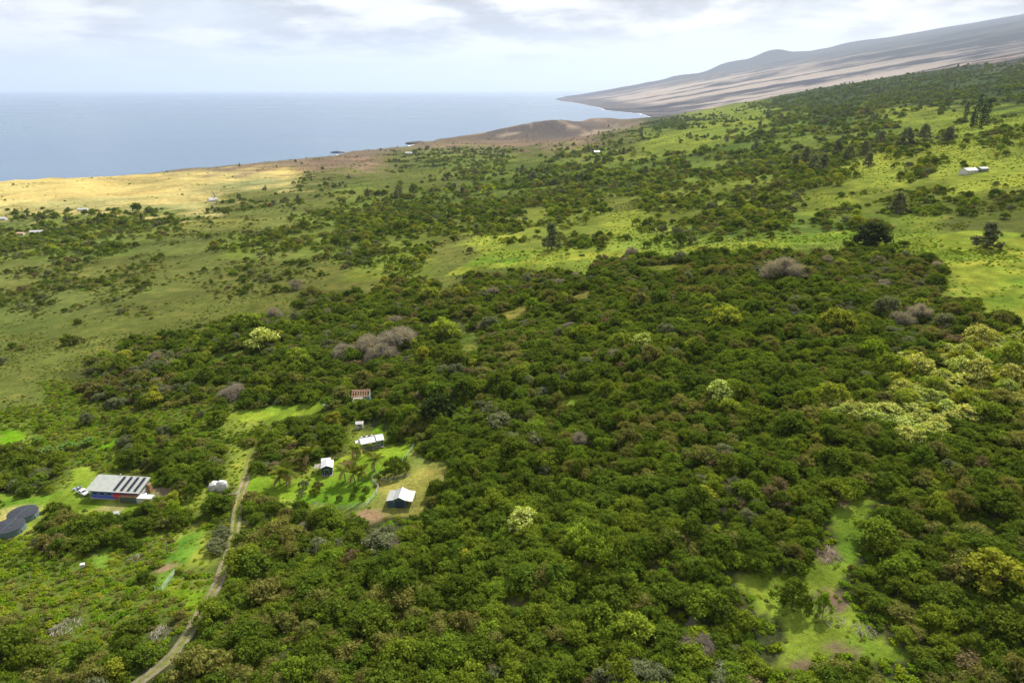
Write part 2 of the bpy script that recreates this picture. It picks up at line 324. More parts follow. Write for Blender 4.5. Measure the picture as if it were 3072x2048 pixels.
def ground_colour():
    shp = XX.shape; X0, Y0, Z0 = XX / K, YY / K, ZZ / K
    dist = np.hypot(X0, Y0)
    wob = np.clip(1200.0 / np.maximum(dist, 150), 0.3, 1)
    us = UU + (fbm(X0 / 30, Y0 / 30, 51, 3) - 0.5) * 150 * wob; vs_ = VV + (fbm(X0 / 30, Y0 / 30, 61, 3) - 0.5) * 110 * wob
    cu = np.clip(us / 128.0 - 0.5, 0, 22.999); cv = np.clip((vs_ - GRID0) / 64.0 - 0.5, 0, 26.999)
    i = cu.astype(int); j = cv.astype(int); fx = sstep(.15, .85, cu - i)[..., None]; fy = sstep(.15, .85, cv - j)[..., None]
    g = GCOL[GI]
    col = (g[j, i] * (1 - fx) + g[j, i + 1] * fx) * (1 - fy) + (g[j + 1, i] * (1 - fx) + g[j + 1, i + 1] * fx) * fy
    # pasture in drifts of greener and browner grass
    n = fbm(X0 / 55 + 7, Y0 / 38, 71, 4)[..., None]; m2 = fbm(X0 / 160, Y0 / 120, 81, 3)[..., None]
    pas = (Y0 > 300)[..., None] & (Y0 < 2300)[..., None]
    col = np.where(pas, col * (0.55 + 0.9 * n) * (1 + (m2 - .5) * np.array([.9, .5, .3])), col * (0.85 + 0.3 * n))
    # coast: brown scrubby bluffs, dark rock on the cliff faces
    sd = pdist(COAST, X0, Y0)
    cb = (1 - sstep(25, 90, sd + (n[..., 0] - .5) * 70)) * (Y0 > 1500) * (Y0 < 4200)
    col = col * (1 - cb[..., None]) + np.array([.19, .155, .10]) * cb[..., None]
    gz, gx = np.gradient(ZZ, GY, GX); slope = np.hypot(gz, gx)
    rock = sstep(.42, .8, slope) * (Y0 > 900) * (Y0 < 4500) * (Z0 < 60)
    col = col * (1 - rock[..., None]) + np.array([.085, .065, .055]) * rock[..., None]
    # cinder hills by the shore: tan grass crests, grey-brown scrub flanks towards the land
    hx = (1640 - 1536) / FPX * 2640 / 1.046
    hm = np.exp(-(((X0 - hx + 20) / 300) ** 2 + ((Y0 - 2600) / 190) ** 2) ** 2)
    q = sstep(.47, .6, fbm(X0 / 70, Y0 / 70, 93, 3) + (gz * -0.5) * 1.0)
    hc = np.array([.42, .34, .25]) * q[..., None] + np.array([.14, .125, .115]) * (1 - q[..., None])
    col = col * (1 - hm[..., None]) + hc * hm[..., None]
    # the far flank of the mountain: pale dry grass cut by dark lava tongues that run downhill
    far = np.maximum(sstep(2500, 3200, Y0), sstep(1250, 1900, X0))
    xc = np.interp(Y0, cx_y, cx_x); d = X0 - xc
    st = fbm((Y0 + 0.22 * X0 + 260 * fbm(X0 / 900, Y0 / 900, 4, 3)) / 300.0, X0 / 2600.0, 105, 5); st2 = fbm((Y0 + .2 * X0) / 95.0, X0 / 900.0, 115, 4)
    iso = fbm(X0 / 700, Y0 / 500, 125, 4)
    lava = sstep(.46, .57, st * .5 + st2 * .26 + iso * .24 + np.clip(d - 1500, -1500, 6000) * 1.2e-5 - .01)
    lava = np.maximum(lava, (1 - sstep(120, 420, d + (st2 - .5) * 400)) * .75)
    lava = np.maximum(lava, sstep(10500, 15500, Y0 + .15 * d + (st - .5) * 5200) * .9)
    fc = np.array([.46, .39, .32]) * (1 - lava[..., None]) + np.array([.055, .057, .075]) * lava[..., None]
    up = sstep(1100, 4300, d + (st - .5) * 3800 + (Y0 - 9000) * .12)[..., None]
    fc = fc * (1 - up * .85) + np.array([.05, .06, .065]) * up * .85
    col = col * (1 - far[..., None]) + fc * far[..., None]
    # mown and trodden places near by
    X1 = XX.ravel(); Y1 = YY.ravel(); near = (np.abs(X1) < 520) & (Y1 > 60) & (Y1 < 700)
    flat = col.reshape(-1, 3); xs, ys = X1[near], Y1[near]; sub = flat[near]
    wx = xs + (fbm(xs / 4, ys / 4, 7, 2) - .5) * 3; wy = ys + (fbm(xs / 4, ys / 4, 8, 2) - .5) * 3
    for k, p in OPEN.items():
        inn = inside(p, wx, wy); nn = fbm(xs / 6, ys / 6, 17, 4)[:, None]; n3 = fbm(xs / 25, ys / 18, 27, 3)[:, None]
        c = np.array(OPEN_COL[k]) * (0.5 + 1.0 * nn)
        c = c * (1 + (n3 - .5) * np.array([1.2, .5, .8]))
        if k == 'clearing':
            br = sstep(.61, .72, fbm(xs / 9 + 3, ys / 7, 37, 4))[:, None]; c = c * (1 - br) + np.array([.20, .15, .09]) * (.8 + .4 * nn) * br
        if k == 'yard_dry':
            br = sstep(.55, .68, fbm(xs / 14 + 3, ys / 9, 47, 3))[:, None]; c = c * (1 - br) + np.array([.25, .23, .07]) * br
        sub[inn] = c[inn]
    for (u, v, r, c) in [(1105, 1548, 5, (.32, .22, .12)), (2478, 1660, 3.2, (.19, .135, .085)), (2490, 1800, 4, (.17, .125, .085)),
                         (500, 1470, 5, (.26, .20, .13)), (1040, 1390, 2.5, (.34, .24, .12)), (1000, 1372, 2.0, (.32, .24, .12)), (2505, 1500, 4, (.19, .14, .09)), (700, 1503, 4, (.26, .19, .11)), (330, 1528, 5, (.3, .29, .10)), (40, 1545, 9, (.34, .33, .10)), (500, 1700, 3, (.28, .2, .11))]:
        px, py, _ = hit(u, v); e = np.exp(-(((xs - px) / r) ** 2 + ((ys - py) / (r * .8)) ** 2) * (0.7 + .8 * fbm(xs / 3, ys / 3, 57, 3)))[:, None]
        e = sstep(.25, .6, e); sub[:] = sub * (1 - e) + np.array(c) * e
    flat[near] = sub
    return flat.reshape(shp + (3,))
def mat_ground():
    m, nt, out = new_mat('ground_soil_and_grass')
    at = N(nt, 'ShaderNodeAttribute'); at.attribute_name = 'ground'
    geo = N(nt, 'ShaderNodeNewGeometry')
    def nz(sc_, det, r=.6):
        n = N(nt, 'ShaderNodeTexNoise'); n.inputs['Scale'].default_value = sc_; n.inputs['Detail'].default_value = det; n.inputs['Roughness'].default_value = r
        nt.links.new(geo.outputs['Position'], n.inputs[0]); return n
    a = nz(.9, 6, .7); b = nz(.11, 5, .6); c = nz(3.2, 3, .6)
    f = M_(nt, 'ADD', M_(nt, 'MULTIPLY', a.outputs[0], 1.5), M_(nt, 'ADD', M_(nt, 'MULTIPLY', b.outputs[0], 1.3), M_(nt, 'MULTIPLY', c.outputs[0], .7)))
    f = M_(nt, 'MAXIMUM', M_(nt, 'SUBTRACT', f, .75), .25)
    col = N(nt, 'ShaderNodeVectorMath'); col.operation = 'SCALE'; nt.links.new(at.outputs[0], col.inputs[0]); nt.links.new(f, col.inputs[3])
    dry = ramp(nt, b.outputs[0], .5, .72)
    col2 = mixc(nt, M_(nt, 'MULTIPLY', dry, .5), col.outputs[0], mixc(nt, 1.0, col.outputs[0], (1.55, 1.08, 1.15), 'MULTIPLY'))
    bs = N(nt, 'ShaderNodeBsdfDiffuse'); bs.inputs['Roughness'].default_value = .6; nt.links.new(col2, bs.inputs[0])
    bp = N(nt, 'ShaderNodeBump'); bp.inputs['Strength'].default_value = .8; bp.inputs['Distance'].default_value = .5
    nt.links.new(a.outputs[0], bp.inputs['Height']); nt.links.new(bp.outputs[0], bs.inputs['Normal'])
    nt.links.new(bs.outputs[0], out.inputs[0]); return m
def build_ground():
    ny, nx = XX.shape; idx = np.arange(ny * nx).reshape(ny, nx)
    F = np.stack([idx[:-1, :-1], idx[:-1, 1:], idx[1:, 1:], idx[1:, :-1]], -1).reshape(-1, 4)
    V = np.stack([XX, YY, ZZ], -1).reshape(-1, 3)
    keep = (V[F, 2].max(1) > -6.5) & ~((V[F, 0].max(1) > 20000))
    F = F[keep]; used = np.zeros(len(V), bool); used[F.ravel()] = True; rm = np.cumsum(used) - 1
    me = mesh_np('ground', V[used], rm[F], mat_ground(), True)
    set_col(me, 'ground', np.clip(ground_colour().reshape(-1, 3)[used], 0.004, .8))
    return tag(link(bpy.data.objects.new('ground', me)), 'sloping ground of pasture, scrub and dry grass running down to the coast', 'ground', kind='structure')
build_ground()
# ------------------------------------------------------------------ the sea
def build_sea():
    m, nt, out = new_mat('sea_water')
    p = N(nt, 'ShaderNodeBsdfPrincipled'); p.inputs['Roughness'].default_value = .22; p.inputs['IOR'].default_value = 1.33
    geo = N(nt, 'ShaderNodeNewGeometry')
    mp = N(nt, 'ShaderNodeMapping'); mp.inputs['Scale'].default_value = (.6, 1.0, 1); nt.links.new(geo.outputs['Position'], mp.inputs[0])
    n = N(nt, 'ShaderNodeTexNoise'); n.inputs['Scale'].default_value = .035; n.inputs['Detail'].default_value = 8; n.inputs['Roughness'].default_value = .62; nt.links.new(mp.outputs[0], n.inputs[0])
    big = N(nt, 'ShaderNodeTexNoise'); big.inputs['Scale'].default_value = .0006; big.inputs['Detail'].default_value = 5; nt.links.new(mp.outputs[0], big.inputs[0])
    nt.links.new(M_(nt, 'ADD', .14, M_(nt, 'MULTIPLY', big.outputs[0], .22)), p.inputs['Roughness'])
    nt.links.new(mixc(nt, ramp(nt, big.outputs[0], .38, .62), (.045, .110, .205), (.080, .150, .230)), p.inputs['Base Color'])
    bp = N(nt, 'ShaderNodeBump'); bp.inputs['Strength'].default_value = .55; bp.inputs['Distance'].default_value = 3.0
    nt.links.new(n.outputs[0], bp.inputs['Height']); nt.links.new(bp.outputs[0], p.inputs['Normal'])
    nt.links.new(p.outputs[0], out.inputs[0])
    R = 92000; k = 24; xs = np.linspace(-R, R, k); a, b = np.meshgrid(xs, xs + 20000)
    idx = np.arange(k * k).reshape(k, k); F = np.stack([idx[:-1, :-1], idx[:-1, 1:], idx[1:, 1:], idx[1:, :-1]], -1).reshape(-1, 4)
    me = mesh_np('sea', np.stack([a, b, np.zeros_like(a)], -1).reshape(-1, 3), F, m)
    tag(link(bpy.data.objects.new('sea', me)), 'pale blue open sea reaching to the level horizon', 'sea', kind='structure')
build_sea()
# ------------------------------------------------------------------ a second, much farther headland behind the first
def build_far_headland():
    xs = np.linspace(4500, 24000, 60); ys = np.linspace(38000, 46000, 14); a, b = np.meshgrid(xs, ys); W1, W2 = a * K, b * K
    z = 0.085 * (a - 5200) * sstep(0, .25, (b - 38000) / 8000) * (1 - sstep(.75, 1, (b - 38000) / 8000)) + 120 * (fbm(a / 2500, b / 2500, 3, 4) - .5)
    z = np.minimum(z, 900 + 60 * fbm(a / 1500, b / 1500, 5, 3)) - 30
    idx = np.arange(a.size).reshape(a.shape); F = np.stack([idx[:-1, :-1], idx[:-1, 1:], idx[1:, 1:], idx[1:, :-1]], -1).reshape(-1, 4)
    m, nt, out = new_mat('far_land'); bs = N(nt, 'ShaderNodeBsdfDiffuse'); bs.inputs[0].default_value = (.12, .11, .09, 1); nt.links.new(bs.outputs[0], out.inputs[0])
    me = mesh_np('distant_headland', np.stack([W1, W2, z * K], -1).reshape(-1, 3), F, m, True)
    tag(link(bpy.data.objects.new('distant_headland', me)), 'faint hazy headland far beyond the mountain flank', 'headland', kind='structure')
build_far_headland()
def build_haze():
    m, nt, out = new_mat('sea_air_haze')
    v = N(nt, 'ShaderNodeVolumePrincipled'); v.inputs['Color'].default_value = (.63, .73, .90, 1); v.inputs['Density'].default_value = HAZE; v.inputs['Anisotropy'].default_value = .25
    nt.links.new(v.outputs[0], out.inputs[1])
    x0, x1, y0, y1, z0, z1 = -95000, 95000, -75000, 115000, -12, 2850
    V = [(x, y, z) for z in (z0, z1) for x, y in ((x0, y0), (x1, y0), (x1, y1), (x0, y1))]
    F = [(3, 2, 1, 0), (4, 5, 6, 7), (0, 1, 5, 4), (1, 2, 6, 5), (2, 3, 7, 6), (3, 0, 4, 7)]
    me = mesh_np('haze', V, F, m); tag(link(bpy.data.objects.new('haze', me)), 'thin bluish sea haze filling the air over land and water', 'haze', kind='stuff')
HAZE = 2.6e-5
build_haze()
# ================================================================== VEGETATION
def mat_leaf(name, col, var=.25, hue=.012, transl=.35, dry=None, dryamt=0.0):
    m, nt, out = new_mat(name)
    oi = N(nt, 'ShaderNodeObjectInfo'); tc = N(nt, 'ShaderNodeTexCoord'); geo = N(nt, 'ShaderNodeNewGeometry')
    n = N(nt, 'ShaderNodeTexNoise'); n.inputs['Scale'].default_value = .55; n.inputs['Detail'].default_value = 4; nt.links.new(geo.outputs['Position'], n.inputs[0])
    hs = N(nt, 'ShaderNodeHueSaturation'); hs.inputs['Color'].default_value = (*col, 1)
    nt.links.new(M_(nt, 'ADD', .5 - hue, M_(nt, 'MULTIPLY', oi.outputs['Random'], 2 * hue)), hs.inputs['Hue'])
    r2 = M_(nt, 'FRACT', M_(nt, 'MULTIPLY', oi.outputs['Random'], 7.31))
    isl = geo.outputs['Random Per Island']
    val = M_(nt, 'ADD', 1 - var - .35, M_(nt, 'ADD', M_(nt, 'MULTIPLY', r2, 2 * var), M_(nt, 'ADD', M_(nt, 'MULTIPLY', isl, .5), M_(nt, 'MULTIPLY', n.outputs[0], .4))))
    nt.links.new(val, hs.inputs['Value']); col_o = hs.outputs[0]
    if dry:
        f = M_(nt, 'MULTIPLY', ramp(nt, n.outputs[0], .5, .7), dryamt); col_o = mixc(nt, f, col_o, dry)
    d = N(nt, 'ShaderNodeBsdfDiffuse'); t = N(nt, 'ShaderNodeBsdfTranslucent'); nt.links.new(col_o, d.inputs[0])
    tcol = mixc(nt, 1.0, col_o, (1.25, 1.2, .55), 'MULTIPLY'); nt.links.new(tcol, t.inputs[0])
    mx = N(nt, 'ShaderNodeMixShader'); mx.inputs[0].default_value = transl; nt.links.new(d.outputs[0], mx.inputs[1]); nt.links.new(t.outputs[0], mx.inputs[2])
    nt.links.new(mx.outputs[0], out.inputs[0]); return m
def mat_plain(name, col, rough=.8, var=.3, scale=2.0, metal=0.0, bump=0.0, col2=None, spec=.3):
    m, nt, out = new_mat(name); p = N(nt, 'ShaderNodeBsdfPrincipled'); tc = N(nt, 'ShaderNodeTexCoord')
    n = N(nt, 'ShaderNodeTexNoise'); n.inputs['Scale'].default_value = scale; n.inputs['Detail'].default_value = 6; n.inputs['Roughness'].default_value = .65; nt.links.new(tc.outputs['Object'], n.inputs[0])
    if col2 is None: col2 = tuple(c * (1 - var) for c in col)
    nt.links.new(mixc(nt, ramp(nt, n.outputs[0], .3, .75), tuple(min(c * (1 + var * .4), 1) for c in col), col2), p.inputs['Base Color'])
    p.inputs['Roughness'].default_value = rough; p.inputs['Metallic'].default_value = metal; p.inputs['Specular IOR Level'].default_value = spec
    if bump:
        b = N(nt, 'ShaderNodeBump'); b.inputs['Strength'].default_value = bump; b.inputs['Distance'].default_value = .1; nt.links.new(n.outputs[0], b.inputs['Height']); nt.links.new(b.outputs[0], p.inputs['Normal'])
    nt.links.new(p.outputs[0], out.inputs[0]); return m
LEAF = {
 'dark': mat_leaf('leaf_dark_green', (.094, .138, .015), .18, .012),
 'mid': mat_leaf('leaf_mid_green', (.140, .195, .018), .16, .012),
 'olive': mat_leaf('leaf_olive', (.165, .175, .040), .14, .012, dry=(.20, .13, .06), dryamt=.5),
 'rust': mat_leaf('leaf_rusty_brown', (.165, .130, .065), .2, .012),
 'grey': mat_leaf('leaf_grey_green', (.15, .17, .085), .15, .012, .35),
 'yellow': mat_leaf('leaf_yellow_green', (.240, .285, .030), .18, .025),
 'lime': mat_leaf('leaf_bright_green', (.165, .245, .015), .18, .025),
 'cream': mat_leaf('blossom_cream', (.50, .53, .17), .12, .02, .3),
 'deep': mat_leaf('leaf_blackish_green', (.038, .054, .014), .2, .01, .25),
 'twig': mat_leaf('dry_twig', (.26, .235, .21), .12, .01, .35),
}
BARK = mat_plain('bark_grey_brown', (.16, .12, .085), .9, .4, 3, bump=.5)
def tube_np(path, radii, seg=5):
    V = []; F = []
    path = [np.array(p, float) for p in path]
    for i, (p, r) in enumerate(zip(path, radii)):
        d = path[min(i + 1, len(path) - 1)] - path[max(i - 1, 0)]; d /= np.linalg.norm(d) + 1e-9
        a = np.cross(d, (0, 0, 1.0)) if abs(d[2]) < .9 else np.cross(d, (1.0, 0, 0)); a /= np.linalg.norm(a); b = np.cross(d, a)
        for k in range(seg):
            t = 2 * math.pi * k / seg; V.append(p + r * (math.cos(t) * a + math.sin(t) * b))
    for i in range(len(path) - 1):
        for k in range(seg):
            k2 = (k + 1) % seg; F.append((i * seg + k, i * seg + k2, (i + 1) * seg + k2, (i + 1) * seg + k))
    return V, F
def quads_np(P, Nn, S, rng, asp=1.0):
    n = len(P); R = rng.normal(size=(n, 3)); T = np.cross(Nn, R); T /= np.linalg.norm(T, axis=1)[:, None] + 1e-9; B = np.cross(Nn, T)
    S = np.asarray(S)[:, None]; T = T * S; B = B * S * asp
    w = rng.uniform(.35, 1, (n, 1))
    V = np.stack([P - T, P - B * w + T * .2, P + T, P + B * w * 1.0 - T * .15], 1).reshape(-1, 3)
    return V, np.arange(4 * n).reshape(n, 4)
def crown_np(seed, lobes=26, per=36, R=3.2, H=4.4, leaf=.30, flat=.8, low=.12, spread=.86, lobe_r=.25, twiggy=False, dome=.5, ell=1.25, col=0.0):
    rng = np.random.default_rng(seed); V = []; F = []; off = 0; tops = []; sx = rng.uniform(1 / ell, ell); lump_a = rng.uniform(0, 6.28, 3)
    for i in range(lobes):
        a = i * 2.39996 + rng.uniform(-.4, .4); d = R * spread * math.sqrt((i + .3) / lobes) * rng.uniform(.85, 1.1)
        d *= 1 + .22 * math.sin(2 * a + lump_a[0]) + .12 * math.sin(3 * a + lump_a[1])
        r = R * lobe_r * rng.uniform(.7, 1.35); e = min(d / R, 1.1)
        cz_ = H * (1 - dome * e * e) - r * flat + rng.uniform(-.12, .06) * H
        if i % 4 == 3: cz_ -= H * rng.uniform(.12, .3)
        if col:
            tz = (i + .5) / lobes; d = R * spread * math.sqrt(rng.uniform(.05, 1)) * (1 - tz) ** col * 1.15; cz_ = H * (.12 + .86 * tz) - r * flat * .5
        cz_ = max(cz_, H * low + r * flat * .6); c = np.array([math.cos(a) * d * sx, math.sin(a) * d / sx, cz_]); tops.append(c)
        Vc, Fc = ico(); dv = Vc * (r * .62 * rng.uniform(.7, 1.25, (len(Vc), 1))) * np.array([1, 1, flat])
        if not twiggy:
            V.append(c + dv); F.append(np.c_[Fc, Fc[:, 2]] + off); off += len(dv)
        D = rng.normal(size=(per, 3)); D[:, 2] = D[:, 2] * .9 + .3; D /= np.linalg.norm(D, axis=1)[:, None]
        P = c + D * (r * rng.uniform(.55, 1.3, (per, 1))) * np.array([1, 1, flat])
        P[:, 2] = np.maximum(P[:, 2], .15)
        if twiggy:
            Nn = np.cross(D, rng.normal(size=(per, 3))); Nn /= np.linalg.norm(Nn, axis=1)[:, None]
            T = D + rng.normal(size=(per, 3)) * .45; T /= np.linalg.norm(T, axis=1)[:, None]; W_ = np.cross(T, Nn)
            L = rng.uniform(.3, .75, (per, 1)); w = rng.uniform(.025, .055, (per, 1))
            q = np.stack([P - T * L - W_ * w, P - T * L + W_ * w, P + T * L + W_ * w * .5, P + T * L - W_ * w * .5], 1).reshape(-1, 3); f = np.arange(4 * per).reshape(per, 4)
        else:
            Nn = D * .7 + rng.normal(size=(per, 3)) * .55 + np.array([0, 0, .35]); Nn /= np.linalg.norm(Nn, axis=1)[:, None]
            q, f = quads_np(P, Nn, leaf * rng.uniform(.55, 1.35, per), rng)
        V.append(q); F.append(f + off); off += len(q)
    return np.concatenate(V), np.concatenate(F), tops
_ICO = None
def ico():
    global _ICO
    if _ICO is None:
        bm = bmesh.new(); bmesh.ops.create_icosphere(bm, subdivisions=1, radius=1); bm.verts.index_update()
        _ICO = (np.array([v.co[:] for v in bm.verts]), np.array([[v.index for v in f.verts] for f in bm.faces])); bm.free()
    return _ICO
def trunk_np(tops, H, r=.16, n=5, seed=0):
    rng = np.random.default_rng(seed); V = []; F = []; off = 0; fork = np.array([rng.uniform(-.15, .15), rng.uniform(-.15, .15), H * .3])
    paths = [([(0, 0, -.4), fork * np.array([.5, .5, .5]), fork], [r * 1.35, r * 1.05, r * .9])]
    for t in tops[:n]:
        mid = fork * .45 + t * .55 + np.array([0, 0, -.1 * H]); paths.append(([fork, mid, t], [r * .7, r * .42, r * .15]))
    for p, rr in paths:
        v, f = tube_np(p, rr, 5); V += v; F += [tuple(i + off for i in q) for q in f]; off = len(V)
    return np.array(V), np.array(F)
PROTO = []      # (crown mesh, trunk mesh, joined object, kind)
PCOL = bpy.data.collections.new('plant_library')
def proto(kind, mat, seed, top_mat=None, **kw):
    V, F, tops = crown_np(seed, **kw); H = kw.get('H', 4.6)
    tv, tf = trunk_np(tops, H, .05 * H ** .8, 6, seed)
    if len(F) == 0: return
    cm = mesh_np('crown', V, F, mat); tm = mesh_np('trunk', tv, tf, BARK)
    jm = mesh_np('plant', np.concatenate([V, tv]), np.concatenate([F, tf + len(V)]), mat); jm.materials.append(BARK)
    mi = np.r_[np.zeros(len(F), np.int32), np.ones(len(tf), np.int32)]
    if top_mat:
        cm.materials.append(top_mat); jm.materials.append(top_mat); zc = V[F].mean(1)[:, 2]; rr = np.random.default_rng(seed + 5).uniform(size=len(F))
        nrm = np.cross(V[F[:, 1]] - V[F[:, 0]], V[F[:, 3]] - V[F[:, 0]]); isleaf = F[:, 2] != F[:, 3]
        top = isleaf & (rr < .6) & (zc > H * .42)
        cm.polygons.foreach_set('material_index', np.where(top, 1, 0).astype(np.int32)); mi[:len(F)] = np.where(top, 2, 0)
    jm.polygons.foreach_set('material_index', mi.astype(np.int32))
    o = bpy.data.objects.new('plant_%03d' % len(PROTO), jm); PCOL.objects.link(o)
    PROTO.append((cm, tm, o, kind)); return len(PROTO) - 1
KIND = {}
def addk(key, mat, seeds, top_mat=None, **kw): KIND[key] = [proto(key, mat, s, top_mat, **kw) for s in seeds]
addk('dark', LEAF['dark'], (1, 2, 3, 4, 24), lobes=28, per=62, leaf=.2)
addk('mid', LEAF['mid'], (5, 6, 7), lobes=26, per=62, leaf=.2)
addk('olive', LEAF['olive'], (8, 9, 25), lobes=26, per=60, flat=.7, H=4.0, leaf=.19)
addk('rust', LEAF['rust'], (10, 11), lobes=22, per=55, flat=.7, H=3.8, leaf=.19)
addk('grey', LEAF['grey'], (12, 13), lobes=24, per=60, leaf=.19)
addk('yellow', LEAF['yellow'], (14, 15), lobes=26, per=60, H=5.2, leaf=.2)
addk('blossom', LEAF['yellow'], (16, 17), LEAF['cream'], lobes=30, per=56, H=4.8, flat=.6, leaf=.22)
addk('deep', LEAF['deep'], (18, 19), lobes=38, per=40, H=5.2, ell=1.1, col=.32, spread=.95)
addk('bare', LEAF['twig'], (20, 21), lobes=24, per=80, H=4.0, twiggy=True)
addk('big', LEAF['dark'], (61, 62), lobes=64, per=60, leaf=.13, lobe_r=.17, H=4.0, ell=1.08, dome=.62, low=.03)
addk('lime', LEAF['lime'], (22, 23), lobes=24, per=60, leaf=.2)
addk('shrub', LEAF['lime'], (30, 31, 32), lobes=7, per=26, R=1.0, H=1.0, leaf=.2, low=.0, lobe_r=.42)
addk('shrubo', LEAF['olive'], (33, 34), lobes=7, per=26, R=1.0, H=.9, leaf=.2, low=.0, lobe_r=.42)
addk('shruby', LEAF['yellow'], (35, 36), lobes=7, per=26, R=1.0, H=.9, leaf=.2, low=.0, lobe_r=.42)
addk('shrubd', LEAF['dark'], (37, 38), lobes=7, per=26, R=1.0, H=1.1, leaf=.22, low=.0, lobe_r=.42)
addk('fdark', LEAF['dark'], (41, 42, 43), lobes=14, per=14, leaf=.7, lobe_r=.33)
addk('fmid', LEAF['mid'], (44, 45), lobes=14, per=14, leaf=.7, lobe_r=.33)
addk('folive', LEAF['olive'], (46,), lobes=14, per=14, leaf=.7, lobe_r=.33)
addk('fgrey', LEAF['grey'], (47, 48, 51), lobes=26, per=20, leaf=.5, H=7.0, spread=.8, lobe_r=.24, col=.55, ell=1.1)
addk('fyellow', LEAF['yellow'], (49,), lobes=14, per=14, leaf=.65, lobe_r=.33)
addk('frust', LEAF['rust'], (50,), lobes=14, per=14, leaf=.65, lobe_r=.33)
def ring(u, v, r): x, y, _ = hit(u, v); return x, y, r
EXCL = [ring(*e) for e in [(350, 1475, 15), (300, 1495, 8), (420, 1505, 6), (470, 1490, 6), (40, 1560, 9), (975, 1400, 6), (1110, 1345, 8), (1195, 1520, 8.5), (1230, 1500, 5), (1130, 1560, 4), (1080, 1190, 5), (660, 1460, 5), (353, 1545, 2.5), (240, 1700, 2.5), (1082, 1277, 3), (200, 1880, 6), (480, 1890, 4)]]
FAR_EXCL = [ring(*e) for e in [(640, 598, 14), (250, 632, 14), (1230, 462, 14), (1790, 457, 10), (2920, 520, 13), (10, 657, 12), (100, 700, 16), (2925, 395, 22)]]
def scatter(cell, y0, y1, seed, cover, boost=1.0, low=False):
    rng = np.random.default_rng(seed); hw = .80 * y1 + 40
    gx = np.arange(-hw, hw, cell); gy = np.arange(y0, y1, cell); x, y = np.meshgrid(gx, gy); x = x.ravel() + rng.uniform(-.5, .5, x.size) * cell; y = y.ravel() + rng.uniform(-.5, .5, y.size) * cell
    z = hg(x, y); u, v = proj(x, y, z)
    k = (u > -260) & (u < 3330) & (v < 2250) & (v > 180) & (z > 3.0); x, y, z, u, v = x[k], y[k], z[k], u[k], v[k]
    wob = np.clip(1200.0 / np.hypot(x, y), .4, 1)
    uj = u + (fbm(x / 12, y / 12, 51, 3) - .5) * 130 * wob; vj = v + (fbm(x / 12, y / 12, 61, 3) - .5) * 80 * wob
    c = cls_lookup(uj, vj); cov = np.array([cover.get(ch, 0) for ch in CLS])[c]
    cl = fbm(x / 24, y / 24, 131, 3) + .5 * (fbm(x / 70, y / 60, 141, 2) - .5); cl = np.clip((cl - .22) / .56, 0, 1)
    dense = cov > .85
    gap = fbm(x / 7, y / 7, 181, 2) < .27
    keep = np.where(dense, (rng.uniform(size=len(x)) < cov) & (~gap | low), (rng.uniform(size=len(x)) * .45 + (1 - cl) * .55) < cov * boost * .78)
    ok = keep; dd = np.hypot(x, y); ux, uy = x / dd, y / dd
    for sh in (0.0,) if low else (0.0, 2.5, 5.0):      # a tree in front of an open place would hide it
        xs, ys = x + ux * sh, y + uy * sh
        ok &= pdist(TRACK, xs, ys) > (2.2 if sh or low else 3.0)
        for pk, p in OPEN.items():
            if not (low and pk.startswith('pasture')): ok &= ~inside(p, xs, ys)
        if not low: ok &= ~inside(OPEN['clearing'], xs + 1.6, ys) & ~inside(OPEN['clearing'], xs - 1.6, ys)
        for ex, ey, er in EXCL + FAR_EXCL: ok &= np.hypot(xs - ex, ys - ey) > er * (.6 if low else 1)
    far = np.maximum(sstep(2760, 3240, y), sstep(1500, 2050, x)); ok &= rng.uniform(size=len(x)) > far
    return x[ok], y[ok], z[ok], c[ok], u[ok], v[ok], rng
def pick(weights, names, rng): return rng.choice(len(names), p=np.array(weights) / sum(weights))
MIX = {'F': dict(dark=.56, mid=.26, olive=.17, rust=.025, grey=.05, yellow=.008, bare=.012), 'f': dict(dark=.36, mid=.18, olive=.2, rust=.06, grey=.10, yellow=.06, bare=.04),
       'Y': dict(blossom=.74, yellow=.24, lime=.02), 'm': dict(dark=.36, mid=.24, olive=.13, grey=.1, yellow=.15, rust=.02), 's': dict(dark=.5, mid=.16, olive=.14, grey=.15, rust=.05), 'o': dict(dark=.5, olive=.3, grey=.2),
       'g': dict(dark=.45, mid=.25, grey=.2, yellow=.1), 'd': dict(dark=.3, grey=.4, rust=.3), 'k': dict(dark=.25, mid=.3, olive=.25, grey=.1, lime=.1), 'b': dict(dark=.3, grey=.5, olive=.2), 't': dict(dark=.6, mid=.25, grey=.15), '.': dict(dark=1)}
MIX['M'] = MIX['m']
PLANTS = []   # x y z proto R sz rot kind
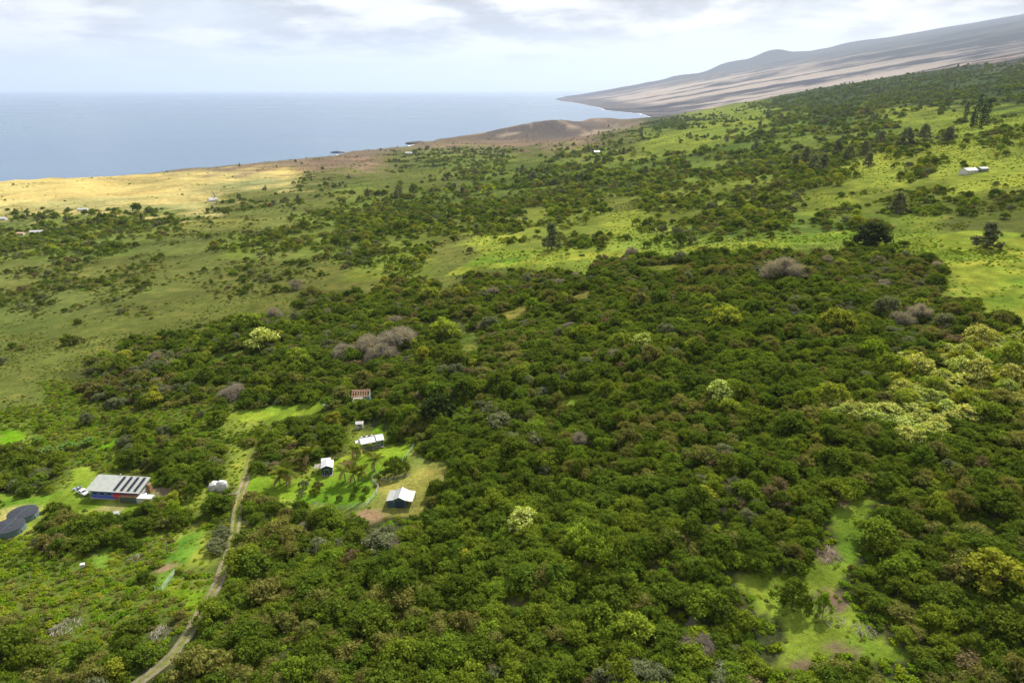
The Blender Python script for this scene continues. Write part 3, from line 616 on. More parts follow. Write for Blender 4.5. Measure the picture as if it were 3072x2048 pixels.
def populate(data, far, rmin, rmax):
    x, y, z, c, u, v, rng = data; reg = fbm(x / 45, y / 35, 151, 3); reg2 = fbm(x / 30, y / 30, 161, 3); und = fbm(x / 22, y / 22, 191, 2); out = []
    for i in range(len(x)):
        m = MIX[CLS[c[i]]]; names = list(m); w = [m[n] for n in names]
        for j, n in enumerate(names):
            if n == 'olive': w[j] *= max(.15, (reg[i] - .35) * 6)
            if n in ('rust', 'grey', 'bare'): w[j] *= max(.03, (reg2[i] - .5) * 14)
            if n == 'mid': w[j] *= max(.3, (1 - reg[i] - .2) * 3)
        n = names[pick(w, names, rng)]
        if far: n = {'dark': 'fdark', 'mid': 'fmid', 'olive': 'folive', 'rust': 'frust', 'grey': 'fgrey', 'yellow': 'fyellow', 'blossom': 'fyellow', 'bare': 'fgrey', 'lime': 'fmid', 'deep': 'fdark'}[n]
        R = rng.uniform(rmin, rmax) * (1.5 if rng.uniform() < .10 else 1)
        if CLS[c[i]] in 'db': R *= .55
        if CLS[c[i]] in 's': R *= .8
        out.append((x[i], y[i], z[i] - .12 * R / 3, KIND[n][rng.integers(len(KIND[n]))], R / 3.0, R / 3.0 * rng.uniform(.7, 1.2) * (.6 + .8 * und[i]), rng.uniform(0, 6.28), n, u[i], v[i], CLS[c[i]]))
    return out
COVER = dict(F=.97, f=.9, Y=.97, m=.54, M=.80, s=.36, o=.06, g=.24, d=.03, k=.16, b=.14, t=.6)
NEAR = populate(scatter(2.8, 75, 415, 1, COVER), False, 1.2, 3.3)
MIDP = populate(scatter(6.2, 415, 960, 2, COVER, 1.0), False, 1.6, 3.8)
FARP = populate(scatter(9.0, 960, 3500, 3, COVER, .74), True, 2.4, 5.4)
# low scrub, ferns and long grass between the trees
def low_scrub():
    out = []
    for (cell, y0, y1, cov, seed, sc0, sc1) in [(1.8, 75, 415, dict(M=.5, k=.92, m=.5, s=.55, o=.6, g=.7, f=.75, F=.9, Y=.6), 21, .5, 1.25), (3.6, 415, 960, dict(M=.5, m=.5, s=.52, o=.62, g=.75, k=.6, f=.4), 22, .6, 1.6), (8, 960, 2400, dict(M=.45, m=.45, s=.5, o=.45, g=.55, d=.12, b=.3), 23, 1.0, 2.2)]:
        x, y, z, c, u, v, rng = scatter(cell, y0, y1, seed, cov, 1.0, True)
        reg = fbm(x / 18, y / 18, 171, 3)
        for i in range(len(x)):
            r = rng.uniform() + (reg[i] - .5) * 1.2
            n = 'shruby' if r > 1.02 else 'shrubo' if r > .72 else 'shrubd' if r < .12 else 'shrub'
            if CLS[c[i]] in 'so' and n in ('shrub', 'shruby'): n = 'shrubo' if rng.uniform() < .75 else n
            if CLS[c[i]] == 'g' and rng.uniform() < .8: n = 'shrub' if rng.uniform() < .6 else 'shruby'
            s = rng.uniform(sc0, sc1) * (.6 if CLS[c[i]] in 'go' else 1); out.append((x[i], y[i], z[i] - .08, KIND[n][rng.integers(len(KIND[n]))], s, s * rng.uniform(.6, 1.1), rng.uniform(0, 6.28), n, u[i], v[i], CLS[c[i]]))
    # weeds coming up in the rough grass
    rng = np.random.default_rng(77)
    for k, den in (('clearing', .16), ('yard_dry', .03), ('verge', .10), ('strip_green', .10), ('pocket', .12), ('gap_a', .3), ('gap_b', .3), ('gap_c', .3), ('gap_d', .3), ('gap_e', .3), ('lawn_house', .02)):
        q = np.array(OPEN[k]); lo = q.min(0); hi = q.max(0); n = int((hi[0] - lo[0]) * (hi[1] - lo[1]) * den); x = rng.uniform(lo[0], hi[0], n); y = rng.uniform(lo[1], hi[1], n); m = inside(OPEN[k], x, y); x, y = x[m], y[m]; z = hg(x, y)
        cl = fbm(x / 5, y / 5, 201, 2)
        for i in range(len(x)):
            if cl[i] < .45 or math.hypot(x[i] - PADS[0][0], y[i] - PADS[0][1]) < 17: continue
            n_ = ('shrub', 'shrubo', 'shruby')[rng.integers(3)]; s = rng.uniform(.2, .55); out.append((x[i], y[i], z[i] - .05, KIND[n_][rng.integers(len(KIND[n_]))], s, s * rng.uniform(.5, 1), rng.uniform(0, 6.28), n_, 0, 0, 'g'))
    return out
LOW = low_scrub()
# ------------------------------------------------------------------ uncountable cover: points carrying plants
def scatter_group():
    ng = bpy.data.node_groups.new('plants_on_points', 'GeometryNodeTree')
    ng.interface.new_socket(name='Geometry', in_out='INPUT', socket_type='NodeSocketGeometry'); ng.interface.new_socket(name='Geometry', in_out='OUTPUT', socket_type='NodeSocketGeometry')
    gi = ng.nodes.new('NodeGroupInput'); go = ng.nodes.new('NodeGroupOutput'); ip = ng.nodes.new('GeometryNodeInstanceOnPoints')
    ci = ng.nodes.new('GeometryNodeCollectionInfo'); ci.inputs['Collection'].default_value = PCOL; ci.inputs['Separate Children'].default_value = True; ci.inputs['Reset Children'].default_value = True
    def na(n, t): a = ng.nodes.new('GeometryNodeInputNamedAttribute'); a.data_type = t; a.inputs['Name'].default_value = n; return a.outputs['Attribute']
    L = ng.links.new
    L(gi.outputs[0], ip.inputs['Points']); L(ci.outputs[0], ip.inputs['Instance']); ip.inputs['Pick Instance'].default_value = True
    L(na('proto', 'INT'), ip.inputs['Instance Index']); L(na('scl', 'FLOAT_VECTOR'), ip.inputs['Scale'])
    eu = ng.nodes.new('FunctionNodeEulerToRotation'); L(na('rot', 'FLOAT_VECTOR'), eu.inputs[0]); L(eu.outputs[0], ip.inputs['Rotation'])
    L(ip.outputs[0], go.inputs[0]); return ng
SG = scatter_group()
def stuff(name, P, label, cat):
    me = bpy.data.meshes.new(name); me.from_pydata([(p[0], p[1], p[2]) for p in P], [], [])
    a = me.attributes.new('proto', 'INT', 'POINT'); a.data.foreach_set('value', np.array([p[3] for p in P], np.int32))
    a = me.attributes.new('scl', 'FLOAT_VECTOR', 'POINT'); a.data.foreach_set('vector', np.array([(p[4], p[4], p[5]) for p in P], np.float32).ravel())
    a = me.attributes.new('rot', 'FLOAT_VECTOR', 'POINT'); a.data.foreach_set('vector', np.array([(0, 0, p[6]) for p in P], np.float32).ravel())
    o = link(bpy.data.objects.new(name, me)); md = o.modifiers.new('plants', 'NODES'); md.node_group = SG
    return tag(o, label, cat, kind='stuff')
# ------------------------------------------------------------------ countable trees: each an object of its own with crown and trunk
def tree(name, p, label, group, cat='tree'):
    cm, tm, _, _k = PROTO[p[3]]
    e = link(bpy.data.objects.new(name, None)); e.empty_display_size = .5; e.location = (p[0], p[1], p[2]); e.rotation_euler = (0, 0, p[6]); e.scale = (p[4], p[4], p[5])
    tag(e, label, cat, group)
    link(bpy.data.objects.new('crown', cm), e); link(bpy.data.objects.new('trunk', tm), e); return e
LOOK = {'dark': 'dark green', 'mid': 'mid green', 'olive': 'olive tinged', 'rust': 'rusty brown', 'grey': 'grey green', 'yellow': 'yellow green', 'blossom': 'cream blossomed', 'deep': 'blackish green', 'bare': 'bare grey twiggy', 'big': 'dark green', 'lime': 'bright green'}
LANDMARKS = [(*hit(u, v)[:2], t) for u, v, t in [(1200, 1520, 'the metal barn'), (1565, 1590, 'the lone cream blossomed tree'), (1905, 1920, 'the yellow thicket tree'), (2085, 1920, 'the bright green bush'), (1885, 1760, 'the small yellow green tree'),
    (2985, 1775, 'the big yellow green tree'), (2505, 1500, 'the flat topped tree'), (2375, 1815, 'the free standing tree'), (2480, 1660, 'the brown brush heap'), (2590, 1890, 'the pale fallen branches'), (200, 1885, 'the bleached branch heap'), (480, 1905, 'the grey branch heap'),
    (505, 1664, 'the tall weathered post'), (505, 1745, 'the pipe rail fence'), (660, 1465, 'the white tarpaulin tent'), (40, 1570, 'the water tanks'), (353, 1550, 'the white hutch'), (705, 1488, 'the track gate'), (590, 1860, 'the middle bend of the track'), (450, 2020, 'the foot of the track'), (680, 1670, 'the straight of the track'), (1105, 1548, 'the orange bare earth'), (2160, 1205, 'the upper cream tree'), (250, 1700, 'the white cupboard'), (90, 1738, 'the pale short post')]]
def zone(x, y, u, v):
    d, t = min((math.hypot(x - a, y - b), t) for a, b, t in LANDMARKS)
    tr = float(pdist(TRACK, np.array([x]), np.array([y]))[0]); cl = float(pdist(OPEN['clearing'] + OPEN['clearing'][:1], np.array([x]), np.array([y]))[0])
    if d < 11: return 'beside ' + t
    if tr < 9: return 'on the track verge by ' + t
    if cl < 9: return 'on the clearing edge by ' + t
    if d < 26: return 'in the thicket near ' + t
    return 'in the thicket further from ' + t
def individuals():
    cand = [(p[4] / math.sqrt(p[0] ** 2 + p[1] ** 2 + (HC - p[2]) ** 2), i) for i, p in enumerate(NEAR) if 0 < p[8] < 3072 and 1000 < p[9] < 2075]
    cand.sort(reverse=True); pickd = set(i for _, i in cand[:270])
    # all blossoming trees in the frame stand alone as well
    bl = [i for _, i in cand if NEAR[i][7] == 'blossom'][:40]; pickd |= set(bl)
    for i in sorted(pickd):
        p = NEAR[i]; zt = zone(p[0], p[1], p[8], p[9]) if p[7] != 'blossom' else 'in the pale flowering grove above the thicket'
        shape = ('large ' if p[4] > 1.12 else 'small ' if p[4] < .85 else '') + ('domed' if p[5] < p[4] * .95 else 'tall')
        tree('broadleaf_tree' if p[7] != 'bare' else 'bare_tree', p, '%s %s tree %s' % (shape, LOOK[p[7]], zt), 'trees ' + zt)
    return [p for i, p in enumerate(NEAR) if i not in pickd]
REST = individuals()
stuff('thicket', REST, 'dense dark green thicket of low trees covering the near slope', 'thicket')
stuff('hillside_scrub', MIDP, 'scattered dark bushes and small trees across the middle pasture', 'scrub')
stuff('distant_woodland', FARP, 'far off belts of trees and bushes along the coastal plain', 'woodland')
stuff('undergrowth', LOW, 'low green scrub, ferns and long grass between the trees', 'undergrowth')
# ================================================================== BUILT THINGS
class MB:
    def __init__(s): s.V = []; s.F = []
    def box(s, x0, x1, y0, y1, z0, z1):
        o = len(s.V); s.V += [(x, y, z) for z in (z0, z1) for x, y in ((x0, y0), (x1, y0), (x1, y1), (x0, y1))]
        s.F += [tuple(o + i for i in f) for f in ((3, 2, 1, 0), (4, 5, 6, 7), (0, 1, 5, 4), (1, 2, 6, 5), (2, 3, 7, 6), (3, 0, 4, 7))]; return s
    def slab(s, q, t):
        """a sheet through four corners q (anticlockwise from above), t thick downwards"""
        o = len(s.V); s.V += [tuple(p) for p in q] + [(p[0], p[1], p[2] - t) for p in q]; n = len(q)
        s.F += [tuple(range(o, o + n)), tuple(range(o + 2 * n - 1, o + n - 1, -1))] + [(o + i, o + n + i, o + n + (i + 1) % n, o + (i + 1) % n) for i in range(n)]; return s
    def prism(s, prof, y0, y1):
        o = len(s.V); n = len(prof); s.V += [(x, y0, z) for x, z in prof] + [(x, y1, z) for x, z in prof]
        s.F += [tuple(range(o, o + n)), tuple(range(o + 2 * n - 1, o + n - 1, -1))] + [(o + i, o + n + i, o + n + (i + 1) % n, o + (i + 1) % n) for i in range(n)]; return s
    def tube(s, path, radii, seg=6, cap=True):
        v, f = tube_np(path, radii, seg); o = len(s.V); s.V += [tuple(p) for p in v]; s.F += [tuple(o + i for i in q) for q in f]
        if cap: s.F += [tuple(o + i for i in range(seg - 1, -1, -1)), tuple(len(s.V) - seg + i for i in range(seg))]
        return s
    def lathe(s, prof, seg=24, c=(0, 0)):
        o = len(s.V); n = len(prof)
        for r, z in prof:
            for k in range(seg): a = 2 * math.pi * k / seg; s.V.append((c[0] + r * math.cos(a), c[1] + r * math.sin(a), z))
        for i in range(n - 1):
            for k in range(seg): s.F.append((o + i * seg + k, o + i * seg + (k + 1) % seg, o + (i + 1) * seg + (k + 1) % seg, o + (i + 1) * seg + k))
        s.F.append(tuple(o + (n - 1) * seg + k for k in range(seg))); return s
    def build(s, name, mat, parent=None, bevel=0.0, smooth=False):
        me = bpy.data.meshes.new(name); me.from_pydata(s.V, [], s.F); me.update(); me.materials.append(mat)
        bm = bmesh.new(); bm.from_mesh(me); bmesh.ops.recalc_face_normals(bm, faces=bm.faces); bm.to_mesh(me); bm.free()
        if smooth: me.polygons.foreach_set('use_smooth', np.ones(len(me.polygons), bool))
        return link(bpy.data.objects.new(name, me), parent)
def thing(name, label, cat, loc, rz=0, group=None):
    e = link(bpy.data.objects.new(name, None)); e.empty_display_size = .5; e.location = loc; e.rotation_euler = (0, 0, rz); return tag(e, label, cat, group)
def mat_metal_roof(name, col, axis=0, pitch=.35, rough=.42):
    m, nt, out = new_mat(name); p = N(nt, 'ShaderNodeBsdfPrincipled'); tc = N(nt, 'ShaderNodeTexCoord')
    sx = N(nt, 'ShaderNodeSeparateXYZ'); nt.links.new(tc.outputs['Object'], sx.inputs[0])
    w = M_(nt, 'SINE', M_(nt, 'MULTIPLY', sx.outputs[axis], 2 * math.pi / pitch))
    n = N(nt, 'ShaderNodeTexNoise'); n.inputs['Scale'].default_value = .8; n.inputs['Detail'].default_value = 7; n.inputs['Roughness'].default_value = .7; nt.links.new(tc.outputs['Object'], n.inputs[0])
    nt.links.new(mixc(nt, ramp(nt, n.outputs[0], .45, .75), col, tuple(c * .72 for c in col)), p.inputs['Base Color'])
    p.inputs['Roughness'].default_value = rough; p.inputs['Metallic'].default_value = .15
    b = N(nt, 'ShaderNodeBump'); b.inputs['Strength'].default_value = .35; b.inputs['Distance'].default_value = .03; nt.links.new(w, b.inputs['Height']); nt.links.new(b.outputs[0], p.inputs['Normal'])
    nt.links.new(p.outputs[0], out.inputs[0]); return m
MT = dict(
 roof_sage=mat_metal_roof('metal_roof_pale_sage', (.40, .42, .375)), roof_white=mat_metal_roof('metal_roof_white', (.56, .56, .57), 1), roof_grey=mat_metal_roof('metal_roof_light_grey', (.42, .43, .46), 0),
 roof_barn=mat_metal_roof('metal_roof_barn', (.36, .37, .345), 1), roof_clear=mat_plain('translucent_roof_panel', (.62, .64, .60), .3, .1), trim=mat_plain('white_trim', (.74, .74, .72), .5, .1),
 blue=mat_plain('blue_painted_wall', (.10, .15, .62), .6, .15, 1.5), purple=mat_plain('purple_painted_wall', (.13, .06, .42), .6, .15, 1.5), greywall=mat_plain('grey_green_wall', (.34, .38, .36), .6, .15), teal=mat_plain('dark_teal_wall', (.055, .105, .125), .6, .2, 1.5),
 navy=mat_plain('navy_wall', (.03, .045, .08), .6, .2), slate=mat_plain('grey_teal_wall', (.17, .21, .21), .6, .2), glass=mat_plain('window_glass', (.03, .05, .06), .08, .1, spec=.6), frame=mat_plain('pale_blue_frame', (.42, .56, .66), .5, .1),
 panel=mat_plain('solar_cell', (.012, .014, .022), .18, .2, spec=.6), alu=mat_plain('aluminium', (.55, .56, .58), .35, .1, metal=.6), red=mat_plain('red_paint', (.58, .06, .05), .5, .2), brown=mat_plain('rusty_brown_sheet', (.36, .19, .10), .7, .2), olive=mat_plain('olive_steel', (.10, .13, .10), .6, .2),
 white=mat_plain('white_paint', (.60, .60, .59), .45, .1), offwhite=mat_plain('weathered_white', (.62, .60, .58), .6, .2), liner=mat_plain('black_tank_cover', (.030, .034, .042), .55, .25, .6), tanksteel=mat_plain('blue_grey_tank_steel', (.13, .20, .23), .45, .2), carblack=mat_plain('dark_car_paint', (.02, .022, .028), .25, .1, spec=.6),
 tyre=mat_plain('tyre_rubber', (.02, .02, .02), .8, .2), concrete=mat_plain('concrete', (.42, .41, .38), .8, .15), wood=mat_plain('raw_pink_timber', (.62, .38, .28), .7, .15), wrap=mat_plain('teal_building_wrap', (.14, .33, .32), .5, .1), grey_wood=mat_plain('weathered_grey_wood', (.27, .24, .21), .85, .25),
 tarp=mat_plain('white_tarpaulin', (.55, .54, .53), .5, .15, 1.2), bluep=mat_plain('blue_hull', (.05, .16, .50), .3, .1), stone=mat_plain('pale_field_stone', (.40, .37, .33), .85, .3), postm=mat_plain('fence_post_wood', (.30, .28, .22), .85, .2), wire=mat_plain('galvanised_wire', (.50, .52, .50), .5, .1), fencegreen=mat_plain('pale_green_pipe', (.42, .55, .45), .5, .1),
 deadwood=mat_plain('bleached_deadwood', (.34, .29, .25), .9, .3), churchroof=mat_plain('church_grey_roof', (.30, .28, .27), .6, .2), churchwall=mat_plain('church_white_wall', (.70, .68, .64), .7, .1), orange=mat_plain('faded_orange_roof', (.60, .34, .24), .6, .2))
def ground_at(u, v, dz=0.0): x, y, z = hit(u, v); return (x, y, z + dz)
def window(parent, x, y, z, w, h, face='y-', frame='frame', n=1):
    """window set in a wall: frame proud of the wall, panes as sub-parts"""
    t = .07; f = MB()
    def B(mb, a0, a1, c0, c1, d0, d1):
        if face == 'y-': mb.box(a0, a1, y - d1, y - d0, c0, c1)
        elif face == 'x+': mb.box(y + d0, y + d1, a0, a1, c0, c1)
        elif face == 'x-': mb.box(y - d1, y - d0, a0, a1, c0, c1)
    for a0, a1, c0, c1 in ((x, x + w, z, z + t), (x, x + w, z + h - t, z + h), (x, x + t, z + t, z + h - t), (x + w - t, x + w, z + t, z + h - t)): B(f, a0, a1, c0, c1, .003, .07)
    o = f.build('window', MT[frame], parent); pw = (w - t * (n + 1)) / n
    for i in range(n): q = MB(); B(q, x + t + i * (pw + t), x + t + i * (pw + t) + pw, z + t, z + h - t, .006, .03); q.build('pane', MT['glass'], o)
    return o
# ------------------------------------------------------------------ the long house with solar panels
def long_house():
    px, py, pz, _ = PADS[0]; L, D, hf, hb = 18.75, 7.3, 3.55, 5.15; th = -.10
    r = thing('long_house', 'long blue and purple house under a pale sage shed roof with solar panels', 'house', (-132.15, 198.5, pz), th)
    x0, x1, y0, y1 = -L / 2 + 1.0, L / 2 - .9, -D / 2 + .8, D / 2 - .9
    def zr(y): return hf + (hb - hf) * (y + D / 2) / D
    MB().box(x0 - .4, x1 + .4, y0 - .4, y1 + .4, -1.2, .15).build('foundation', MT['concrete'], r)
    xm = x0 + (x1 - x0) * .62
    def wall(nm, a, b, m): return MB().prism([(y0, .15), (y1, .15), (y1, zr(y1) - .22), (y0, zr(y0) - .22)], a, b)
    for nm, a, b, m in (('wall', x0, xm, 'blue'), ('wall', xm + .003, x1 - .06, 'purple')):
        w = MB(); o = wall(nm, a, b, m); o.V = [(y, x, z) for x, y, z in o.V]; ob = o.build(nm, MT[m], r)
    g = wall('g', x1 - .055, x1, 'greywall'); g.V = [(y, x, z) for x, y, z in g.V]; tag(g.build('end_wall', MT['greywall'], r), 'pale grey end wall')
    MB().slab([(-L / 2, -D / 2, hf), (L / 2, -D / 2, hf), (L / 2, D / 2, hb), (-L / 2, D / 2, hb)], .14).build('roof', MT['roof_sage'], r)
    MB().box(-L / 2, L / 2, -D / 2 - .12, -D / 2 - .003, hf - .22, hf - .02).build('gutter', MT['trim'], r)
    for fx in (.04, .19, .345, .52): window(r, x0 + fx * (x1 - x0), y0, 1.45, 1.75, 1.05, n=3)
    window(r, x0 + .78 * (x1 - x0), y0, 1.5, 1.1, .95, n=2)
    d = MB().box(x0 + .68 * (x1 - x0), x0 + .68 * (x1 - x0) + .95, y0 - .06, y0 - .003, .15, 2.25).build('door', MT['frame'], r)
    MB().box(x0 + .68 * (x1 - x0) + .8, x0 + .68 * (x1 - x0) + .86, y0 - .12, y0 - .063, 1.1, 1.2).build('handle', MT['alu'], d)
    gd = MB().box(x1 + .003, x1 + .06, y0 + .9, y0 + 4.0, .15, 2.5).build('garage_door', MT['offwhite'], r)
    sl = (hb - hf) / D
    for k, fx in enumerate((.535, .665, .79, .915)):
        rack = MB(); xa = -L / 2 + fx * L - .55
        for e in (.05, .95): rack.slab([(xa + e * 1.1, -D / 2 + .45, hf + .45 * sl + .14), (xa + e * 1.1 + .06, -D / 2 + .45, hf + .45 * sl + .14), (xa + e * 1.1 + .06, D / 2 - .6, hb - .6 * sl + .14), (xa + e * 1.1, D / 2 - .6, hb - .6 * sl + .14)], .13)
        ro = rack.build('solar_rack', MT['alu'], r); n = 6; st = (D - 1.1) / n
        for i in range(n):
            ya = -D / 2 + .5 + i * st; yb = ya + st - .06
            MB().slab([(xa, ya, hf + (ya + D / 2) * sl + .20), (xa + 1.1, ya, hf + (ya + D / 2) * sl + .42), (xa + 1.1, yb, hf + (yb + D / 2) * sl + .42), (xa, yb, hf + (yb + D / 2) * sl + .20)], .04).build('solar_panel', MT['panel'], ro)
    MB().tube([(-1.3, D / 2 - .1, hb - .1), (-1.3, D / 2 - .1, hb + .55)], [.16, .2], 10).build('roof_vent', MT['white'], r)
    dish = MB().tube([(-L / 2 + .1, .6, zr(.6)), (-L / 2 - .1, .5, zr(.6) + .5), (-L / 2 - .25, .35, zr(.6) + .62)], [.05, .05, .5], 12).build('satellite_dish', MT['white'], r)
    MB().box(x1 + .1, x1 + 1.0, y1 - .9, y1 + .4, .0, 3.1).build('water_heater_closet', MT['brown'], r)
    for yy in (y0 + .1, y1 - .1): MB().box(L / 2 - .35, L / 2 - .2, yy - .07, yy + .07, -.6, zr(yy) - .16).build('roof_post', MT['trim'], r)
long_house()
def place(u, v, base=None):
    x, y, z = hit(u, v); return (x, y, z if base is None else base)
HZ = PADS[0][2]
def container(name, label, u, v, L, D, H, body, roof, rz):
    x, y, z = place(u, v); r = thing(name, label, 'container', (x, y, HZ), rz)
    MB().box(0, L, 0, D, -.4, H - .08).build('body', MT[body], r)
    rib = MB()
    for i in range(int(L / .45)): rib.box(.15 + i * .45, .33 + i * .45, -.05, -.003, .12, H - .2)
    rib.build('side_ribs', MT[body], r)
    MB().box(-.08, L + .08, -.08, D + .08, H - .077, H + .04).build('roof', MT[roof], r)
    for k in (0, 1): MB().box(L + .003, L + .05, .06 + k * D / 2, D / 2 - .05 + k * D / 2, .15, H - .2).build('end_door', MT[body], r)
    for k in (0, 1):
        MB().box(-.06 + k * (L + .02), .06 + k * (L + .02), -.075, -.055, -.3, H - .09).build('corner_post', MT['alu'], r)
    return r
container('storage_container', 'olive steel storage container with rusty brown roof beside the long house', 360, 1507, 5.9, 2.4, 2.3, 'olive', 'brown', -.08)
container('storage_container', 'white storage container parked at the purple end of the long house', 411, 1509, 5.0, 2.3, 2.0, 'white', 'white', -.08)
def kiosk():
    x, y, z = place(343, 1504); r = thing('red_porch', 'small porch with bright red sheet roof at the house door', 'porch', (x, y, HZ), -.08)
    for a in (.1, 1.9):
        for b in (.1, 1.9): MB().box(a - .06, a + .06, b - .06, b + .06, -.4, 2.15 + b * .08).build('post', MT['brown'], r)
    MB().slab([(-.3, -.3, 2.2), (2.4, -.3, 2.2), (2.4, 2.3, 2.5), (-.3, 2.3, 2.5)], .08).build('roof', MT['red'], r)
    MB().box(.05, 1.95, 1.0, 1.06, .1, 1.9).build('screen', MT['red'], r)
kiosk()
def bench():
    x, y, z = place(280, 1492); r = thing('garden_bench', 'pale blue bench against the blue house wall', 'bench', (x, y, HZ), -.1)
    MB().box(0, 1.5, 0, .42, .42, .48).build('seat', MT['frame'], r); MB().box(0, 1.5, .38, .44, .48, .9).build('backrest', MT['frame'], r)
    for a in (.05, 1.35): MB().box(a, a + .1, .02, .4, 0, .417).build('leg', MT['frame'], r)
bench()
def car(name, label, u, v, rz, paint, kind='suv', cat='car', z=None):
    x, y, zz = place(u, v); r = thing(name, label, cat, (x, y, HZ if z is None else z), rz); L, W_ = (4.7, 1.85) if kind == 'suv' else (5.3, 1.9)
    if kind == 'suv': prof = [(0, .35), (0, .85), (.15, .95), (1.25, 1.05), (1.95, 1.62), (2.3, 1.70), (4.0, 1.68), (4.55, 1.1), (4.7, .9), (4.7, .35)]
    else: prof = [(0, .4), (0, .9), (.15, 1.02), (1.35, 1.1), (1.95, 1.7), (2.2, 1.78), (3.1, 1.76), (3.3, 1.1), (5.25, 1.08), (5.3, .45)]
    b = MB().prism(prof, -W_ / 2, W_ / 2).build('body', MT[paint], r)
    bm = bmesh.new(); bm.from_mesh(b.data); bmesh.ops.bevel(bm, geom=list(bm.edges), offset=.07, segments=2, affect='EDGES', clamp_overlap=True); bm.to_mesh(b.data); bm.free()
    gl = 'glass'
    MB().slab([(1.32, -.72, 1.12), (1.9, -.68, 1.60), (1.9, .68, 1.60), (1.32, .72, 1.12)][::-1], -.03).build('windscreen', MT[gl], r)
    xe = 4.1 if kind == 'suv' else 3.0
    for s in (-1, 1): MB().prism([(1.75, 1.08), (2.05, 1.55), (xe - .1, 1.56), (xe + .2, 1.1)], s * (W_ / 2 + .003), s * (W_ / 2 + .02)).build('side_window', MT[gl], r)
    if kind != 'suv': MB().box(3.4, 5.15, -.75, .75, 1.06, 1.115).build('load_bed', MT['tyre'], r)
    for wx in (.85, L - .95):
        for s in (-1, 1):
            w = MB().lathe([(.02, -.11), (.33, -.11), (.33, .11), (.02, .11)], 14); w.V = [(wx + a, s * (W_ / 2 - .06) + c, .33 + b_) for a, b_, c in w.V]; wo = w.build('wheel', MT['tyre'], r)
            q = MB().lathe([(.01, -.02), (.19, -.02), (.19, .02), (.01, .02)], 10); q.V = [(wx + a, s * (W_ / 2 + .05) + c, .33 + b_) for a, b_, c in q.V]; q.build('rim', MT['alu'], wo)
    for s in (-.62, .62): MB().box(-.03, .02, s - .16, s + .16, .68, .82).build('headlight', MT['white'], r)
    return r
car('parked_car', 'dark sport utility car parked by the house end wall', 436, 1490, math.radians(168), 'carblack')
car('pickup_truck', 'white pickup truck nosed behind the corner of the blue house', 262, 1487, math.radians(150), 'white', 'pickup', 'truck')
def skiff():
    x, y, z = place(233, 1466); r = thing('rowing_skiff', 'small white and blue skiff lying on the lawn', 'boat', (x, y, z), math.radians(52)); n = 9; V = []; F = []
    for i in range(n):
        t = i / (n - 1); w = .62 * math.sin(math.pi * min(t * .75 + .25, 1)) ** .7 + .02; xx = -1.5 + 3.0 * t
        V += [(xx, -w, .62), (xx, -w * .8, .2), (xx, 0, .05 + .2 * t ** 3), (xx, w * .8, .2), (xx, w, .62)]
    for i in range(n - 1):
        for k in range(4): F.append((i * 5 + k, i * 5 + k + 1, i * 5 + 6 + k, i * 5 + 5 + k))
    F.append((0, 1, 2, 3, 4)); m = MB(); m.V = V; m.F = F; m.build('hull', MT['white'], r)
    MB().slab([(-1.4, -.42, .36), (1.0, -.34, .36), (1.0, .34, .36), (-1.4, .42, .36)], .04).build('deck', MT['bluep'], r)
    for a in (-.8, .2): MB().box(a, a + .22, -.55, .55, .5, .55).build('seat', MT['white'], r)
skiff()
# ------------------------------------------------------------------ round water tanks
def tank(label, u, v, R):
    x, y, z = place(u, v); z = PADS[1][2]; r = thing('water_tank', label, 'tank', (x, y, z), 0)
    MB().lathe([(R, -.6), (R, 1.9), (R - .1, 1.95)], 40).build('tank_wall', MT['tanksteel'], r)
    MB().lathe([(R + .06, 1.85), (R + .06, 1.98), (R - .1, 2.02), (R * .5, 2.18), (.05, 2.26)], 40).build('cover', MT['liner'], r, smooth=False)
    rope = MB()
    for k in range(8): a = math.pi * k / 4; rope.tube([(0, 0, 2.3), (R * .5 * math.cos(a), R * .5 * math.sin(a), 2.21), (R * math.cos(a), R * math.sin(a), 2.03)], [.02, .02, .02], 4)
    rope.build('cover_ropes', MT['tanksteel'], r)
    MB().tube([(R + .1, -.5, -.4), (R + .1, -.5, 1.3), (R - .3, -.5, 1.8)], [.07, .07, .07], 6).build('inlet_pipe', MT['white'], r); return r
tank('round steel water tank with black cover, the one nearer the house lawn', 72, 1551, 4.3)
tank('round steel water tank with black cover, the one against the scrub field', 29, 1592, 4.5)
